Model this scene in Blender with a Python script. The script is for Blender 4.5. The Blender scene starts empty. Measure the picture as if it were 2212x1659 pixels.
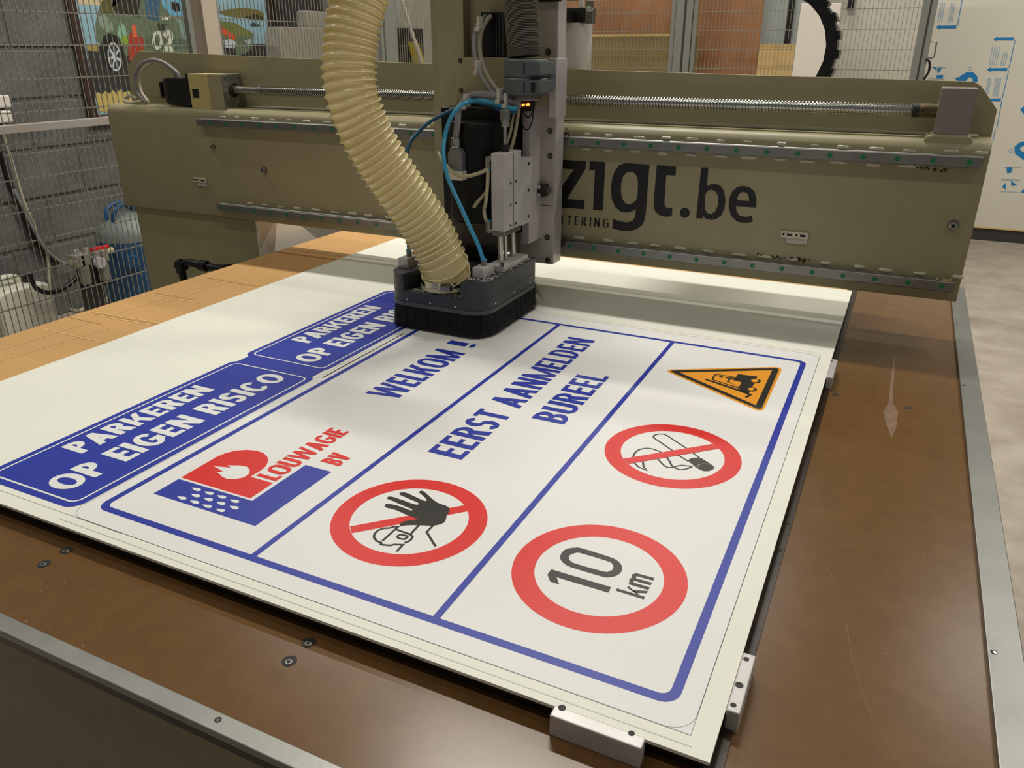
import bpy, bmesh, math, random
from mathutils import Vector, Matrix
from mathutils.geometry import tessellate_polygon
random.seed(7)
sc = bpy.context.scene
col = sc.collection
PI = math.pi

# ---------------------------------------------------------------- camera
W, H, F = 2212.0, 1659.0, 1693.86
T = 0.86                                   # height of the sheet's top face above the floor
CAM = Vector((0.0702, -0.5923, T + 0.541))
R = [Vector((0.89980975, 0.43628240, 0.00027552)),
     Vector((0.17239361, -0.35497259, -0.91884433)),
     Vector((-0.40077781, 0.82683259, -0.39462009))]     # camera right, down, forward
cd = bpy.data.cameras.new('camera')
cd.sensor_fit = 'HORIZONTAL'; cd.sensor_width = 36.0; cd.lens = F / W * 36.0
cd.clip_start = 0.01; cd.clip_end = 100
cam = bpy.data.objects.new('camera', cd); col.objects.link(cam)
m = Matrix((R[0], -R[1], -R[2])).transposed().to_4x4(); m.translation = CAM
cam.matrix_world = m
sc.camera = cam

# ---------------------------------------------------------------- world, lights, exposure
wd = bpy.data.worlds.new('hall_light'); sc.world = wd; wd.use_nodes = True
bg = wd.node_tree.nodes['Background']
bg.inputs[0].default_value = (0.98, 1.0, 0.95, 1); bg.inputs[1].default_value = 0.17
sc.view_settings.view_transform = 'Standard'; sc.view_settings.look = 'None'
sc.view_settings.exposure = -0.2; sc.view_settings.gamma = 1.0
sc.view_settings.use_curve_mapping = False
CEIL = 4.25
# tube fixtures under the hall ceiling, lying across the hall: x, y, length, watts
TUBES = [(-1.15, 2.15, 1.5, 92), (1.6, 2.15, 1.5, 48), (-1.15, 4.6, 1.5, 58), (1.6, 4.6, 1.5, 48),
         (-3.3, 3.2, 1.2, 28), (-3.2, 0.6, 1.2, 26), (-1.15, -0.6, 1.5, 17), (1.6, -0.6, 1.5, 17)]  # left pair added to brighten the wall and sheet on that side
for i, (x, y, ln, pw) in enumerate(TUBES):
    ld = bpy.data.lights.new('tube_lamp', 'AREA'); ld.shape = 'RECTANGLE'
    ld.size = ln; ld.size_y = 0.14; ld.energy = pw; ld.color = (1.0, 0.965, 0.87)
    lo = bpy.data.objects.new('tube_lamp', ld); col.objects.link(lo)
    lo.location = (x, y, CEIL - 0.11)

# ---------------------------------------------------------------- helpers
def U(px, py, x=None, y=None, z=None):
    """pixel of the photograph -> point of the place on the plane x=, y= or z="""
    a, b = (px - W / 2) / F, (py - H / 2) / F
    d = R[0] * a + R[1] * b + R[2]
    if x is not None: s = (x - CAM.x) / d.x
    elif y is not None: s = (y - CAM.y) / d.y
    else: s = (z - CAM.z) / d.z
    return CAM + d * s
def Zm(x0, y0, s):
    return lambda q: (x0 + q[0] * s, y0 + q[1] * s)
def lin(c):
    c /= 255.0
    return c / 12.92 if c <= 0.04045 else ((c + 0.055) / 1.055) ** 2.4
MATS = {}
def M(name, rgb, rough=0.5, metal=0.0, var=0.0, vscale=8.0, vrgb=None, bump=0.0, bscale=60.0, coat=0.0, stretch=None, alpha=1.0, emit=None, spec=0.5, trans=0.0, sss=0.0):
    if name in MATS: return MATS[name]
    mt = bpy.data.materials.new(name); mt.use_nodes = True
    nt = mt.node_tree; N = nt.nodes; L = nt.links; b = N['Principled BSDF']
    c = (lin(rgb[0]), lin(rgb[1]), lin(rgb[2]), 1)
    b.inputs['Base Color'].default_value = c
    b.inputs['Roughness'].default_value = rough; b.inputs['Metallic'].default_value = metal
    b.inputs['Specular IOR Level'].default_value = spec
    if coat: b.inputs['Coat Weight'].default_value = coat; b.inputs['Coat Roughness'].default_value = 0.15
    if trans: b.inputs['Transmission Weight'].default_value = trans
    if sss:
        b.inputs['Subsurface Weight'].default_value = sss; b.inputs['Subsurface Radius'].default_value = (0.02, 0.015, 0.01)
    if alpha < 1: b.inputs['Alpha'].default_value = alpha
    if emit: b.inputs['Emission Color'].default_value = (emit[0], emit[1], emit[2], 1); b.inputs['Emission Strength'].default_value = emit[3]
    if var or bump:
        tc = N.new('ShaderNodeTexCoord'); mp = N.new('ShaderNodeMapping')
        L.new(tc.outputs['Object'], mp.inputs[0])
        if stretch: mp.inputs['Scale'].default_value = stretch
        if var:
            n = N.new('ShaderNodeTexNoise'); n.inputs['Scale'].default_value = vscale; n.inputs['Detail'].default_value = 6
            n.inputs['Roughness'].default_value = 0.65
            L.new(mp.outputs[0], n.inputs['Vector'])
            r = N.new('ShaderNodeValToRGB'); r.color_ramp.elements[0].position = 0.35; r.color_ramp.elements[1].position = 0.68
            v = vrgb or tuple(k * (1 - var) for k in rgb)
            r.color_ramp.elements[0].color = (lin(v[0]), lin(v[1]), lin(v[2]), 1); r.color_ramp.elements[1].color = c
            L.new(n.outputs['Fac'], r.inputs[0]); L.new(r.outputs[0], b.inputs['Base Color'])
        if bump:
            n2 = N.new('ShaderNodeTexNoise'); n2.inputs['Scale'].default_value = bscale; n2.inputs['Detail'].default_value = 5
            L.new(mp.outputs[0], n2.inputs['Vector'])
            bp = N.new('ShaderNodeBump'); bp.inputs['Strength'].default_value = bump; bp.inputs['Distance'].default_value = 0.004
            L.new(n2.outputs['Fac'], bp.inputs['Height']); L.new(bp.outputs[0], b.inputs['Normal'])
    MATS[name] = mt
    return mt

class MB:
    """collects shapes; build() links them as ONE mesh object"""
    def __init__(s): s.v = []; s.f = []; s.mi = []; s.cur = 0
    def add(s, vs, fs):
        o = len(s.v); s.v += [tuple(p) for p in vs]; s.f += [tuple(i + o for i in f) for f in fs]; s.mi += [s.cur] * len(fs); return s
    def box(s, a, b):
        x0, y0, z0 = (min(a[i], b[i]) for i in range(3)); x1, y1, z1 = (max(a[i], b[i]) for i in range(3))
        return s.add([(x0, y0, z0), (x1, y0, z0), (x1, y1, z0), (x0, y1, z0), (x0, y0, z1), (x1, y0, z1), (x1, y1, z1), (x0, y1, z1)],
                     [(0, 3, 2, 1), (4, 5, 6, 7), (0, 1, 5, 4), (1, 2, 6, 5), (2, 3, 7, 6), (3, 0, 4, 7)])
    def prism(s, pts, axis, a, b):
        """2d polygon swept along axis from a to b; 2d coords are the other two axes in xyz order"""
        def P(p, t):
            q = list(p); q.insert(axis, t); return tuple(q)
        n = len(pts); vs = [P(p, a) for p in pts] + [P(p, b) for p in pts]
        fs = [tuple(range(n - 1, -1, -1)), tuple(range(n, 2 * n))] + [(i, (i + 1) % n, n + (i + 1) % n, n + i) for i in range(n)]
        return s.add(vs, fs)
    def cyl(s, a, b, r, n=20, r2=None, cap=True):
        a = Vector(a); b = Vector(b); d = (b - a).normalized(); u = d.orthogonal().normalized(); w = d.cross(u)
        r2 = r if r2 is None else r2
        vs = [a + (u * math.cos(2 * PI * i / n) + w * math.sin(2 * PI * i / n)) * r for i in range(n)] + \
             [b + (u * math.cos(2 * PI * i / n) + w * math.sin(2 * PI * i / n)) * r2 for i in range(n)]
        fs = [(i, (i + 1) % n, n + (i + 1) % n, n + i) for i in range(n)]
        if cap: fs += [tuple(range(n - 1, -1, -1)), tuple(range(n, 2 * n))]
        return s.add(vs, fs)
    def tube(s, path, rad, n=12, cap=True):
        """path of Vectors; rad number or function(i)->radius or function(i,theta)"""
        P = [Vector(p) for p in path]; k = len(P); tang = []
        for i in range(k):
            t = (P[min(i + 1, k - 1)] - P[max(i - 1, 0)]); tang.append(t.normalized() if t.length > 1e-9 else Vector((0, 0, 1)))
        u = tang[0].orthogonal().normalized(); vs = []
        for i in range(k):
            u = (u - tang[i] * u.dot(tang[i])).normalized(); w = tang[i].cross(u)
            for j in range(n):
                th = 2 * PI * j / n; r = rad(i, th) if callable(rad) else rad
                vs.append(P[i] + (u * math.cos(th) + w * math.sin(th)) * r)
        fs = [(i * n + j, i * n + (j + 1) % n, (i + 1) * n + (j + 1) % n, (i + 1) * n + j) for i in range(k - 1) for j in range(n)]
        if cap: fs += [tuple(range(n - 1, -1, -1)), tuple(range((k - 1) * n, k * n))]
        return s.add(vs, fs)
    def poly(s, pts): return s.add(pts, [tuple(range(len(pts)))])
    def fill(s, loops):
        """flat region bounded by the first loop with the others as holes (3d points)"""
        tri = tessellate_polygon([[Vector(p) for p in l] for l in loops]); vs = [p for l in loops for p in l]
        return s.add(vs, [tuple(t) for t in tri])
    def build(s, name, mat, parent=None, smooth=False, bevel=0.0, seg=2, angle=40, fix=True):
        me = bpy.data.meshes.new(name); me.from_pydata(s.v, [], s.f); 
        for mm in (mat if isinstance(mat, (list, tuple)) else [mat]): me.materials.append(mm)
        me.polygons.foreach_set('material_index', s.mi)
        if fix:
            b = bmesh.new(); b.from_mesh(me); bmesh.ops.recalc_face_normals(b, faces=b.faces); b.to_mesh(me); b.free()
        if smooth:
            me.polygons.foreach_set('use_smooth', [True] * len(me.polygons))
            me.set_sharp_from_angle(angle=math.radians(angle))
        me.update()
        o = bpy.data.objects.new(name, me); col.objects.link(o)
        if bevel:
            bv = o.modifiers.new('bevel', 'BEVEL'); bv.width = bevel; bv.segments = seg; bv.limit_method = 'ANGLE'; bv.angle_limit = math.radians(35)
        if parent is not None: attach(o, parent)
        return o
def world_loc(p):
    v = Vector(p.location)
    while p.parent is not None:
        p = p.parent; v = v + Vector(p.location) - (Vector(p.location) if True else 0)
    return v
def attach(o, parent):
    o.parent = parent
    # every parent is only translated; children are modelled in room coordinates
    o.matrix_parent_inverse = Matrix.Translation(-Vector(parent.get('_base', (0, 0, 0))))
def tag(o, label=None, cat=None, group=None, kind=None):
    if label: o['label'] = label
    if cat: o['category'] = cat
    if group: o['group'] = group
    if kind: o['kind'] = kind
    return o
def thing(name, loc, label, cat, group=None, kind=None):
    o = bpy.data.objects.new(name, None); col.objects.link(o); o.location = loc; o['_base'] = tuple(loc)
    o.empty_display_size = 0.1
    return tag(o, label, cat, group, kind)
def share(src, name, parent, loc):
    """another object on the same mesh, moved to loc (mesh modelled round the origin)"""
    o = bpy.data.objects.new(name, src.data); col.objects.link(o); o.location = loc
    for md in src.modifiers:
        if md.type == 'BEVEL':
            b = o.modifiers.new('bevel', 'BEVEL'); b.width = md.width; b.segments = md.segments; b.limit_method = 'ANGLE'; b.angle_limit = md.angle_limit
    if parent is not None: attach(o, parent)
    return o
def spline(pts, per=8, closed=False):
    P = [Vector(p) for p in pts]; n = len(P); out = []
    rng = range(n) if closed else range(n - 1)
    for i in rng:
        g = (lambda k: P[k % n]) if closed else (lambda k: P[max(0, min(n - 1, k))])
        p0, p1, p2, p3 = g(i - 1), g(i), g(i + 1), g(i + 2)
        for j in range(per):
            t = j / per
            out.append(0.5 * ((2 * p1) + (p2 - p0) * t + (2 * p0 - 5 * p1 + 4 * p2 - p3) * t * t + (3 * p1 - p0 - 3 * p2 + p3) * t ** 3))
    if not closed: out.append(P[-1])
    return out
def arcpts(cx, cy, rx, ry, a0, a1, n=10):
    return [(cx + rx * math.cos(math.radians(a0 + (a1 - a0) * i / n)), cy + ry * math.sin(math.radians(a0 + (a1 - a0) * i / n))) for i in range(n + 1)]
def rrect(x0, y0, x1, y1, r, n=8):
    return arcpts(x1 - r, y0 + r, r, r, -90, 0, n) + arcpts(x1 - r, y1 - r, r, r, 0, 90, n) + arcpts(x0 + r, y1 - r, r, r, 90, 180, n) + arcpts(x0 + r, y0 + r, r, r, 180, 270, n)
def stroke2(pts, w, closed=False):
    """2d polyline -> list of quads of width w with mitred joints"""
    P = [Vector(p[:2]) for p in pts]; n = len(P); L = []; Rr = []
    for i in range(n):
        a = P[(i - 1) % n] if (closed or i > 0) else None; c = P[(i + 1) % n] if (closed or i < n - 1) else None
        d1 = (P[i] - a).normalized() if a is not None else None; d2 = (c - P[i]).normalized() if c is not None else None
        d = ((d1 or d2) + (d2 or d1)); d = d.normalized() if d.length > 1e-6 else (d1 or d2)
        nn = Vector((-d.y, d.x)); k = 1.0
        if d1 is not None and d2 is not None:
            k = 1 / max(0.45, nn.dot(Vector((-d1.y, d1.x))))
        L.append(P[i] + nn * w / 2 * k); Rr.append(P[i] - nn * w / 2 * k)
    return [(Rr[i], Rr[(i + 1) % n], L[(i + 1) % n], L[i]) for i in (range(n) if closed else range(n - 1))]

# ---- block lettering: every glyph is a list of flat polygons in a cell one cap height tall
def _arc(cx, cy, rx, ry, wx, wy, a0, a1, n=14):
    o = arcpts(cx, cy, rx, ry, a0, a1, n); i = arcpts(cx, cy, rx - wx, ry - wy, a0, a1, n)
    return [(o[k], o[k + 1], i[k + 1], i[k]) for k in range(n)]
def _r(x0, y0, x1, y1): return [((x0, y0), (x1, y0), (x1, y1), (x0, y1))]
def _d(x0, y0, x1, y1, w): return [((x0, y0), (x0 + w, y0), (x1 + w, y1), (x1, y1))]
GW = dict(A=.72, B=.62, C=.72, D=.68, E=.52, G=.76, I=0, K=.76, L=.50, M=1.0, N=.72, O=.80, P=.58, R=.64, S=.56, T=.56, U=.68, V=.70, W=1.16)
GW['!'] = 0; GW[' '] = .30
def glyph(ch, sx, w, h, round_o):
    W_ = GW[ch] * sx
    if ch in 'I!': W_ = w * 1.0
    bowl = lambda y0, y1, x1: _r(w * .5, y0, x1 - min(.32 * sx + .04, (y1 - y0) / 2 + .02), y0 + h) + _r(w * .5, y1 - h, x1 - min(.32 * sx + .04, (y1 - y0) / 2 + .02), y1) + \
        _arc(x1 - min(.32 * sx + .04, (y1 - y0) / 2 + .02), (y0 + y1) / 2, min(.32 * sx + .04, (y1 - y0) / 2 + .02), (y1 - y0) / 2, w, h, -90, 90)
    ry = .5 if round_o else min(.5, W_ * .55)
    g = []
    if ch == 'A': g = _d(0, 0, W_ / 2 - w / 2, 1, w) + _d(W_ - w, 0, W_ / 2 - w / 2, 1, w) + _r(W_ * .22, .20, W_ * .78, .20 + h)
    elif ch == 'B': g = _r(0, 0, w, 1) + bowl(0, .5 + h / 2, W_) + bowl(.5 - h / 2, 1, W_ * .96)
    elif ch == 'C': g = _arc(W_ / 2, 1 - ry, W_ / 2, ry, w, h, 38, 180) + _arc(W_ / 2, ry, W_ / 2, ry, w, h, 180, 322) + (_r(0, ry, w, 1 - ry) if ry < .5 else [])
    elif ch == 'D': g = _r(0, 0, w, 1) + bowl(0, 1, W_)
    elif ch == 'E': g = _r(0, 0, w, 1) + _r(0, 0, W_, h) + _r(0, .5 - h / 2, W_ * .93, .5 + h / 2) + _r(0, 1 - h, W_, 1)
    elif ch == 'G': g = _arc(W_ / 2, 1 - ry, W_ / 2, ry, w, h, 38, 180) + _arc(W_ / 2, ry, W_ / 2, ry, w, h, 180, 350) + (_r(0, ry, w, 1 - ry) if ry < .5 else []) + _r(W_ * .5, .5 - h * .75, W_, .5 + h * .25) + _r(W_ - w, .22, W_, .5)
    elif ch == 'I': g = _r(0, 0, w, 1)
    elif ch == 'K': g = _r(0, 0, w, 1) + _d(w * .8, .36, W_ - w * 1.08, 1, w * 1.02) + _d(W_ - w * 1.05, 0, w * 1.15, .62, w * .98)
    elif ch == 'L': g = _r(0, 0, w, 1) + _r(0, 0, W_, h)
    elif ch == 'M': g = _r(0, 0, w * .92, 1) + _r(W_ - w * .92, 0, W_, 1) + _d(W_ / 2 - w * .42, .0, 0, 1, w * .84) + _d(W_ / 2 - w * .42, .0, W_ - w * .84, 1, w * .84)
    elif ch == 'N': g = _r(0, 0, w * .95, 1) + _r(W_ - w * .95, 0, W_, 1) + _d(W_ - w * 1.05, 0, 0, 1, w * 1.05)
    elif ch == 'O': g = _arc(W_ / 2, 1 - ry, W_ / 2, ry, w, h, 0, 180, 18) + _arc(W_ / 2, ry, W_ / 2, ry, w, h, 180, 360, 18) + ((_r(0, ry, w, 1 - ry) + _r(W_ - w, ry, W_, 1 - ry)) if ry < .5 else [])
    elif ch == 'P': g = _r(0, 0, w, 1) + bowl(.40, 1, W_)
    elif ch == 'R': g = _r(0, 0, w, 1) + bowl(.42, 1, W_ * .95) + _d(W_ - w * 1.12, 0, W_ * .36, .52, w * 1.12)
    elif ch == 'S':
        r = (1 + h) / 4; g = _arc(W_ / 2, 1 - r, W_ / 2, r, w, h, 25, 270, 20) + _arc(W_ / 2, r, W_ / 2, r, w, h, 90, -155, 20)
    elif ch == 'T': g = _r(W_ / 2 - w / 2, 0, W_ / 2 + w / 2, 1) + _r(0, 1 - h, W_, 1)
    elif ch == 'U': g = _r(0, W_ / 2, w, 1) + _r(W_ - w, W_ / 2, W_, 1) + _arc(W_ / 2, W_ / 2, W_ / 2, W_ / 2, w, h, 180, 360)
    elif ch == 'V': g = _d(W_ / 2 - w / 2, 0, 0, 1, w) + _d(W_ / 2 - w / 2, 0, W_ - w, 1, w)
    elif ch == 'W':
        t = w * .82; g = []
        for a_, c_ in ((0, .27), (.5, .27), (.5, .73), (1, .73)): g += _d(W_ * c_ - t / 2, 0, W_ * a_ - t * (0 if a_ == 0 else (.5 if a_ == .5 else 1)), 1, t)
    elif ch == '!': g = _r(0, .30, w, 1) + _arc(w / 2, w * .55, w * .55, w * .55, w * .55, w * .55, 0, 360, 12)
    return g, W_
def lettering(text, TL, BL, BR, sx=1.0, w=.2, h=.17, gap=.09, round_o=False, rel=False):
    """polygons of a line of capitals whose first letter has top-left TL, bottom-left BL and whose last ends at BR"""
    out = []; x = 0
    for ch in text:
        g, ww = glyph(ch, sx, w, h, round_o)
        out += [[(p[0] + x, p[1]) for p in q] for q in g]; x += ww + gap
    x -= gap
    TL, BL, BR = Vector(TL), Vector(BL), Vector(BR); up = TL - BL; ri = (BR - BL) / x
    return [[BL + ri * p[0] + up * p[1] for p in q] for q in out]

# ---------------------------------------------------------------- materials
m_sheet = M('sheet white', (237, 237, 226), 0.48, var=0.012, vscale=3, spec=0.22)
m_blue = M('print blue', (42, 58, 164), 0.38, spec=0.35)
m_white = M('print white', (236, 238, 236), 0.32)
m_red = M('print red', (222, 40, 36), 0.38, spec=0.35)
m_black = M('print black', (38, 37, 34), 0.38, spec=0.35)
m_orange = M('print orange', (240, 160, 44), 0.38, spec=0.35)
m_hair = M('print hairline', (140, 140, 138), 0.4)
m_grey = M('print light grey', (196, 200, 196), 0.4)
m_bed = M('phenolic brown', (112, 80, 44), 0.26, var=0.1, vscale=30, vrgb=(103, 73, 40), spec=0.4)
m_beddark = M('phenolic dark', (58, 40, 26), 0.3, var=0.3, vscale=20)
m_alu = M('aluminium', (152, 152, 148), 0.42, 1.0, var=0.07, vscale=14, bump=0.03, bscale=200)
m_alulight = M('aluminium pale', (206, 201, 200), 0.42, 0.25, var=0.08, vscale=12)
m_steel = M('bright steel', (190, 190, 185), 0.22, 1.0)
m_steeldark = M('dull steel', (130, 128, 122), 0.4, 1.0)
m_rubber = M('black core', (17, 15, 14), 0.6)
m_panel = M('cabinet panel', (138, 128, 100), 0.5, var=0.06, vscale=40, bump=0.06, bscale=700)
m_paint = M('gantry paint', (163, 154, 120), 0.42, var=0.05, vscale=5, bump=0.04, bscale=500)
m_paintdk = M('leg paint', (168, 162, 122), 0.5, var=0.06, vscale=5, bump=0.04, bscale=500)
m_weld = M('weld paint', (208, 202, 180), 0.4, bump=0.3, bscale=150)
m_green = M('green plug', (16, 118, 62), 0.45)
m_card = M('cardboard', (204, 158, 100), 0.8, var=0.05, vscale=5)
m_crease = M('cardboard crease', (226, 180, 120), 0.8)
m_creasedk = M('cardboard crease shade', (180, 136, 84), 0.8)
m_blackpl = M('black plastic', (22, 22, 24), 0.38, var=0.2, vscale=30)
m_spindle = M('spindle black', (11, 11, 13), 0.36, var=0.3, vscale=9, vrgb=(20, 20, 22), spec=0.3)
m_shoe = M('charcoal plastic', (50, 53, 60), 0.42, var=0.12, vscale=20)
m_bristle = M('bristle black', (24, 19, 18), 0.6)
m_hose = M('hose cream', (242, 228, 178), 0.28, var=0.08, vscale=6, coat=0.3)
def thin(mt, rgb, f_):
    nt = mt.node_tree; out = nt.nodes['Material Output']; tr = nt.nodes.new('ShaderNodeBsdfTranslucent'); mx = nt.nodes.new('ShaderNodeMixShader')
    tr.inputs[0].default_value = (lin(rgb[0]), lin(rgb[1]), lin(rgb[2]), 1); mx.inputs[0].default_value = f_
    nt.links.new(nt.nodes['Principled BSDF'].outputs[0], mx.inputs[1]); nt.links.new(tr.outputs[0], mx.inputs[2]); nt.links.new(mx.outputs[0], out.inputs[0])
thin(m_hose, (250, 236, 186), .42)
m_hoserib = M('hose rib', (242, 230, 184), 0.3, coat=0.3)
m_conduit = M('conduit grey', (138, 132, 122), 0.5)
m_gland = M('gland grey', (88, 94, 97), 0.4)
m_cable = M('cable grey', (140, 138, 140), 0.45)
m_cablew = M('cable pale', (186, 180, 158), 0.5)
m_blue_tube = M('tube blue', (58, 158, 202), 0.3, coat=0.3)
m_tie = M('cable tie', (205, 200, 190), 0.4)
m_tubeclear = M('tube cream', (190, 182, 150), 0.35)
m_floor = M('concrete floor', (188, 177, 162), 0.55, var=0.4, vscale=5, vrgb=(160, 148, 136), bump=0.15, bscale=30)
m_brick = M('block dark paint', (112, 112, 110), 0.75, var=0.2, vscale=6, bump=0.7, bscale=22)
m_mortar = M('mortar dark', (84, 83, 80), 0.9, var=0.3, vscale=18, vrgb=(116, 112, 104), bump=0.8, bscale=40)
m_wallback = M('hall wall', (150, 148, 140), 0.8, var=0.08, vscale=2)
m_ceiling = M('hall ceiling', (150, 152, 148), 0.9)
m_fence = M('fence grey', (144, 140, 130), 0.45, 0.2)
m_fencepost = M('fence post', (128, 130, 122), 0.5)
m_ply = M('plywood brown', (176, 122, 78), 0.6, var=0.18, vscale=2.4, stretch=(3, 3, .6), bump=0.05)
m_mdf = M('mdf board', (142, 122, 76), 0.75, var=0.06, vscale=4)
m_pine = M('pine board', (226, 192, 128), 0.7, var=0.08, vscale=4, stretch=(6, 6, .6))
m_film = M('white film', (226, 220, 206), 0.35, var=0.03, vscale=1.2)
m_filmblue = M('film blue', (26, 126, 190), 0.4)
m_filmfade = M('film pale blue', (150, 178, 198), 0.5)
m_whiteplate = M('white plate', (232, 224, 214), 0.4)

# ---------------------------------------------------------------- setting
fl = MB().box((-4.6, -4.0, -0.1), (4.6, 8.6, 0.0)).build('floor', m_floor)
tag(fl, 'grey stained concrete workshop floor', 'floor', kind='structure')
wb = MB().box((-4.6, 8.3, 0.0), (4.6, 8.5, CEIL)).build('wall_back', m_wallback)
tag(wb, 'pale grey back wall of the workshop', 'wall', kind='structure')
ce = MB().box((-4.6, -4.0, CEIL), (4.6, 8.6, CEIL + 0.1)).build('ceiling', m_ceiling)
tag(ce, 'pale workshop ceiling carrying rows of tube lamps', 'ceiling', kind='structure')
# left wall of painted blocks
XW = -4.1
wl = MB().box((XW - 0.26, -2.0, 0.0), (XW - 0.012, 8.3, CEIL)).build('wall_left', m_mortar)
tag(wl, 'black painted block wall with wide joints behind the fence', 'wall', kind='structure')
BH, BL_ = 0.25, 0.5
protos = []
for k in range(3):
    b = MB(); dx = 0.004 * k
    b.box((-0.03, 0, 0), (0.0 - dx * .5, BL_ - 0.014, BH - 0.016)); protos.append(b)
pobj = []
z0 = 0.203 - 2 * 0.25 + 0.25
for r in range(0, 9):
    z = -0.05 + 0.2 + (r - 1) * BH + 0.004
    if z < 0: z = 0.0
    for c in range(0, 12):
        y = 0.2 + c * BL_ + (0.25 if r % 2 else 0)
        k = (r * 5 + c * 3) % 3
        if len(pobj) <= k or pobj[k] is None:
            o = protos[k].build('block', m_brick, wl, bevel=0.008)
            o.location = (XW, y, z); pobj.append(o)
            if k != len(pobj) - 1: pass
        else:
            share(pobj[k], 'block', wl, (XW, y, z))

# ---------------------------------------------------------------- router table
ZB = T - 0.021                    # brown bed
ZA = T - 0.014                    # top of aluminium edging
XR0, XR1 = 0.2300, 0.2620          # right edging
YF0, YF1 = -0.2435, -0.2245         # front edging
XS0, XS1, YS0, YS1 = -1.296, 0.0117, -0.0985, 1.415   # the sheet
XT = -1.53                        # left side of the table
tb = thing('router_table', (-0.62, 0.6, 0), 'long brown phenolic router table with aluminium edging and olive front panel', 'table')
bed = MB().box((XT, YF1, ZB - 0.03), (XR0, 1.62, ZB)).build('bed_board', m_bed, tb)
sb = MB().box((XT + .002, YS0 + 0.008, ZB), (XS1 - 0.006, 1.60, T - 0.0105)).build('spoil_board', m_rubber, tb)  # its black also carries the shadow gap under the sheet edge
tag(sb, 'dark spoil board under the white sheet, shadow gap put into its black')
MB().box((XT + .002, YS0 + 0.0045, T - 0.0105), (XS1 - 0.003, 1.602, T - 0.0075)).build('spoil_board_lip', m_beddark, tb)
# strip beside the sheet on the right with its row of holes
st = MB().box((XS1 - 0.006, YS0 - 0.01, ZB), (XS1 + 0.0095, 1.6, ZB + 0.0025)).build('side_strip', m_beddark, tb)
hp = MB().cyl((0, 0, 0), (0, 0, 0.0006), 0.0026, 12)
first = None
for px, py in [(1757, 930), (1748, 968), (1700, 1131), (1684, 1188), (1778, 860), (1765, 893)]:
    p = U(px, py, z=ZB + 0.0025)
    if first is None:
        first = hp.build('strip_hole', m_rubber, st); first.location = (XS1 + 0.005, p.y, ZB + 0.0025)
    else: share(first, 'strip_hole', st, (XS1 + 0.005, p.y, ZB + 0.0025))
er = MB().box((XR0, YF0, ZB - 0.05), (XR1, 1.62, ZA)).build('edge_rail', m_alu, tb, bevel=0.001)
ef = MB().box((XT, YF0, ZB - 0.0015), (XR0, YF1, ZA)).build('edge_rail', m_alu, tb, bevel=0.001)
MB().box((XT, YF0 + 0.006, ZB - 0.0195), (XR0, YF1 - 0.001, ZB - 0.0015)).build('edge_board', m_beddark, tb)
MB().box((XT, YF0 + 0.009, 0.02), (XR1 - 0.004, YF0 + 0.03, ZB - 0.0195)).build('front_panel', m_panel, tb)
MB().box((XR1 - 0.012, YF0 + 0.03, 0.02), (XR1 - 0.003, 1.6, ZB - 0.05)).build('side_panel', m_panel, tb)
MB().box((XT, YF0 + 0.03, 0.02), (XT + 0.01, 1.6, ZB - 0.032)).build('side_panel', m_panel, tb)
# countersunk screws: dark bore, steel head, hex socket
def csk(px, py, z, parent, r=0.0075, elong=False):
    p = U(px, py, z=z)
    a = MB().cyl((p.x, p.y, z - 0.001), (p.x, p.y, z + 0.0004), r, 20)
    o = a.build('screw_bore', m_rubber, parent)
    MB().cyl((p.x + .0008, p.y - 0.0018, z), (p.x + .0008, p.y - 0.0018, z + 0.0012), r * .52, 16).build('screw_head', m_steeldark, o, bevel=0.0004)
    MB().cyl((p.x + .0008, p.y - 0.0018, z + 0.001), (p.x + .0008, p.y - 0.0018, z + 0.0015), r * .28, 6).build('hex_socket', m_rubber, o)
for q in [(667, 1388), (625, 1428), (144, 1189), (95, 1218)]: csk(q[0], q[1], ZB, bed)
for q in [(1805, 852), (1962, 881)]: csk(q[0], q[1], ZB, bed, 0.0055)
def rivet(px, py, z, parent, r=0.0032):
    p = U(px, py, z=z); MB().cyl((p.x, p.y, z - .001), (p.x, p.y, z + 0.0004), r, 12).build('rail_screw', m_rubber, parent)
    MB().cyl((p.x + .0006, p.y - .0008, z), (p.x + .0006, p.y - .0008, z + 0.0008), r * .55, 10).build('rail_screw_head', m_steel, parent)
rivet(471, 1555, ZA, ef); rivet(2147, 1409, ZA, er); rivet(2082, 832, ZA, er, 0.0028); rivet(2066, 698, ZA, er, 0.0025)
# pale resin smear and scratches on the bed
sm = [(1935, 755), (1930, 830), (1928, 868), (1940, 890), (1936, 925), (1926, 945), (1915, 920), (1908, 890), (1920, 868), (1922, 840), (1930, 775)]
MB().fill([[U(a, b, z=ZB + 0.0003) for a, b in sm]]).build('resin_smear', M('resin smear', (146, 118, 98), 0.3, var=.2, vscale=60), bed)
scr = MB()
for a, b in [((1828, 1345), (1840, 1420)), ((1840, 1420), (1872, 1525)), ((1872, 1525), (1935, 1638)), ((1990, 1195), (2002, 1216)), ((1783, 1225), (1802, 1250)), ((1848, 1535), (1880, 1545)),
             ((1815, 1510), (1848, 1540)), ((155, 1238), (80, 1268)), ((1980, 866), (1996, 868)), ((1912, 1230), (1918, 1234)), ((1912, 1381), (1921, 1380)), ((1856, 1285), (1864, 1288))]:
    p, q = U(*a, z=ZB + .0002), U(*b, z=ZB + .0002)
    for k in stroke2([(p.x, p.y), (q.x, q.y)], 0.0004): scr.poly([(v.x, v.y, ZB + .0002) for v in k])
tag(scr.build('scratches', M('scratch pale', (134, 106, 74), 0.5), bed), kind='stuff')
cr = MB()
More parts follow.
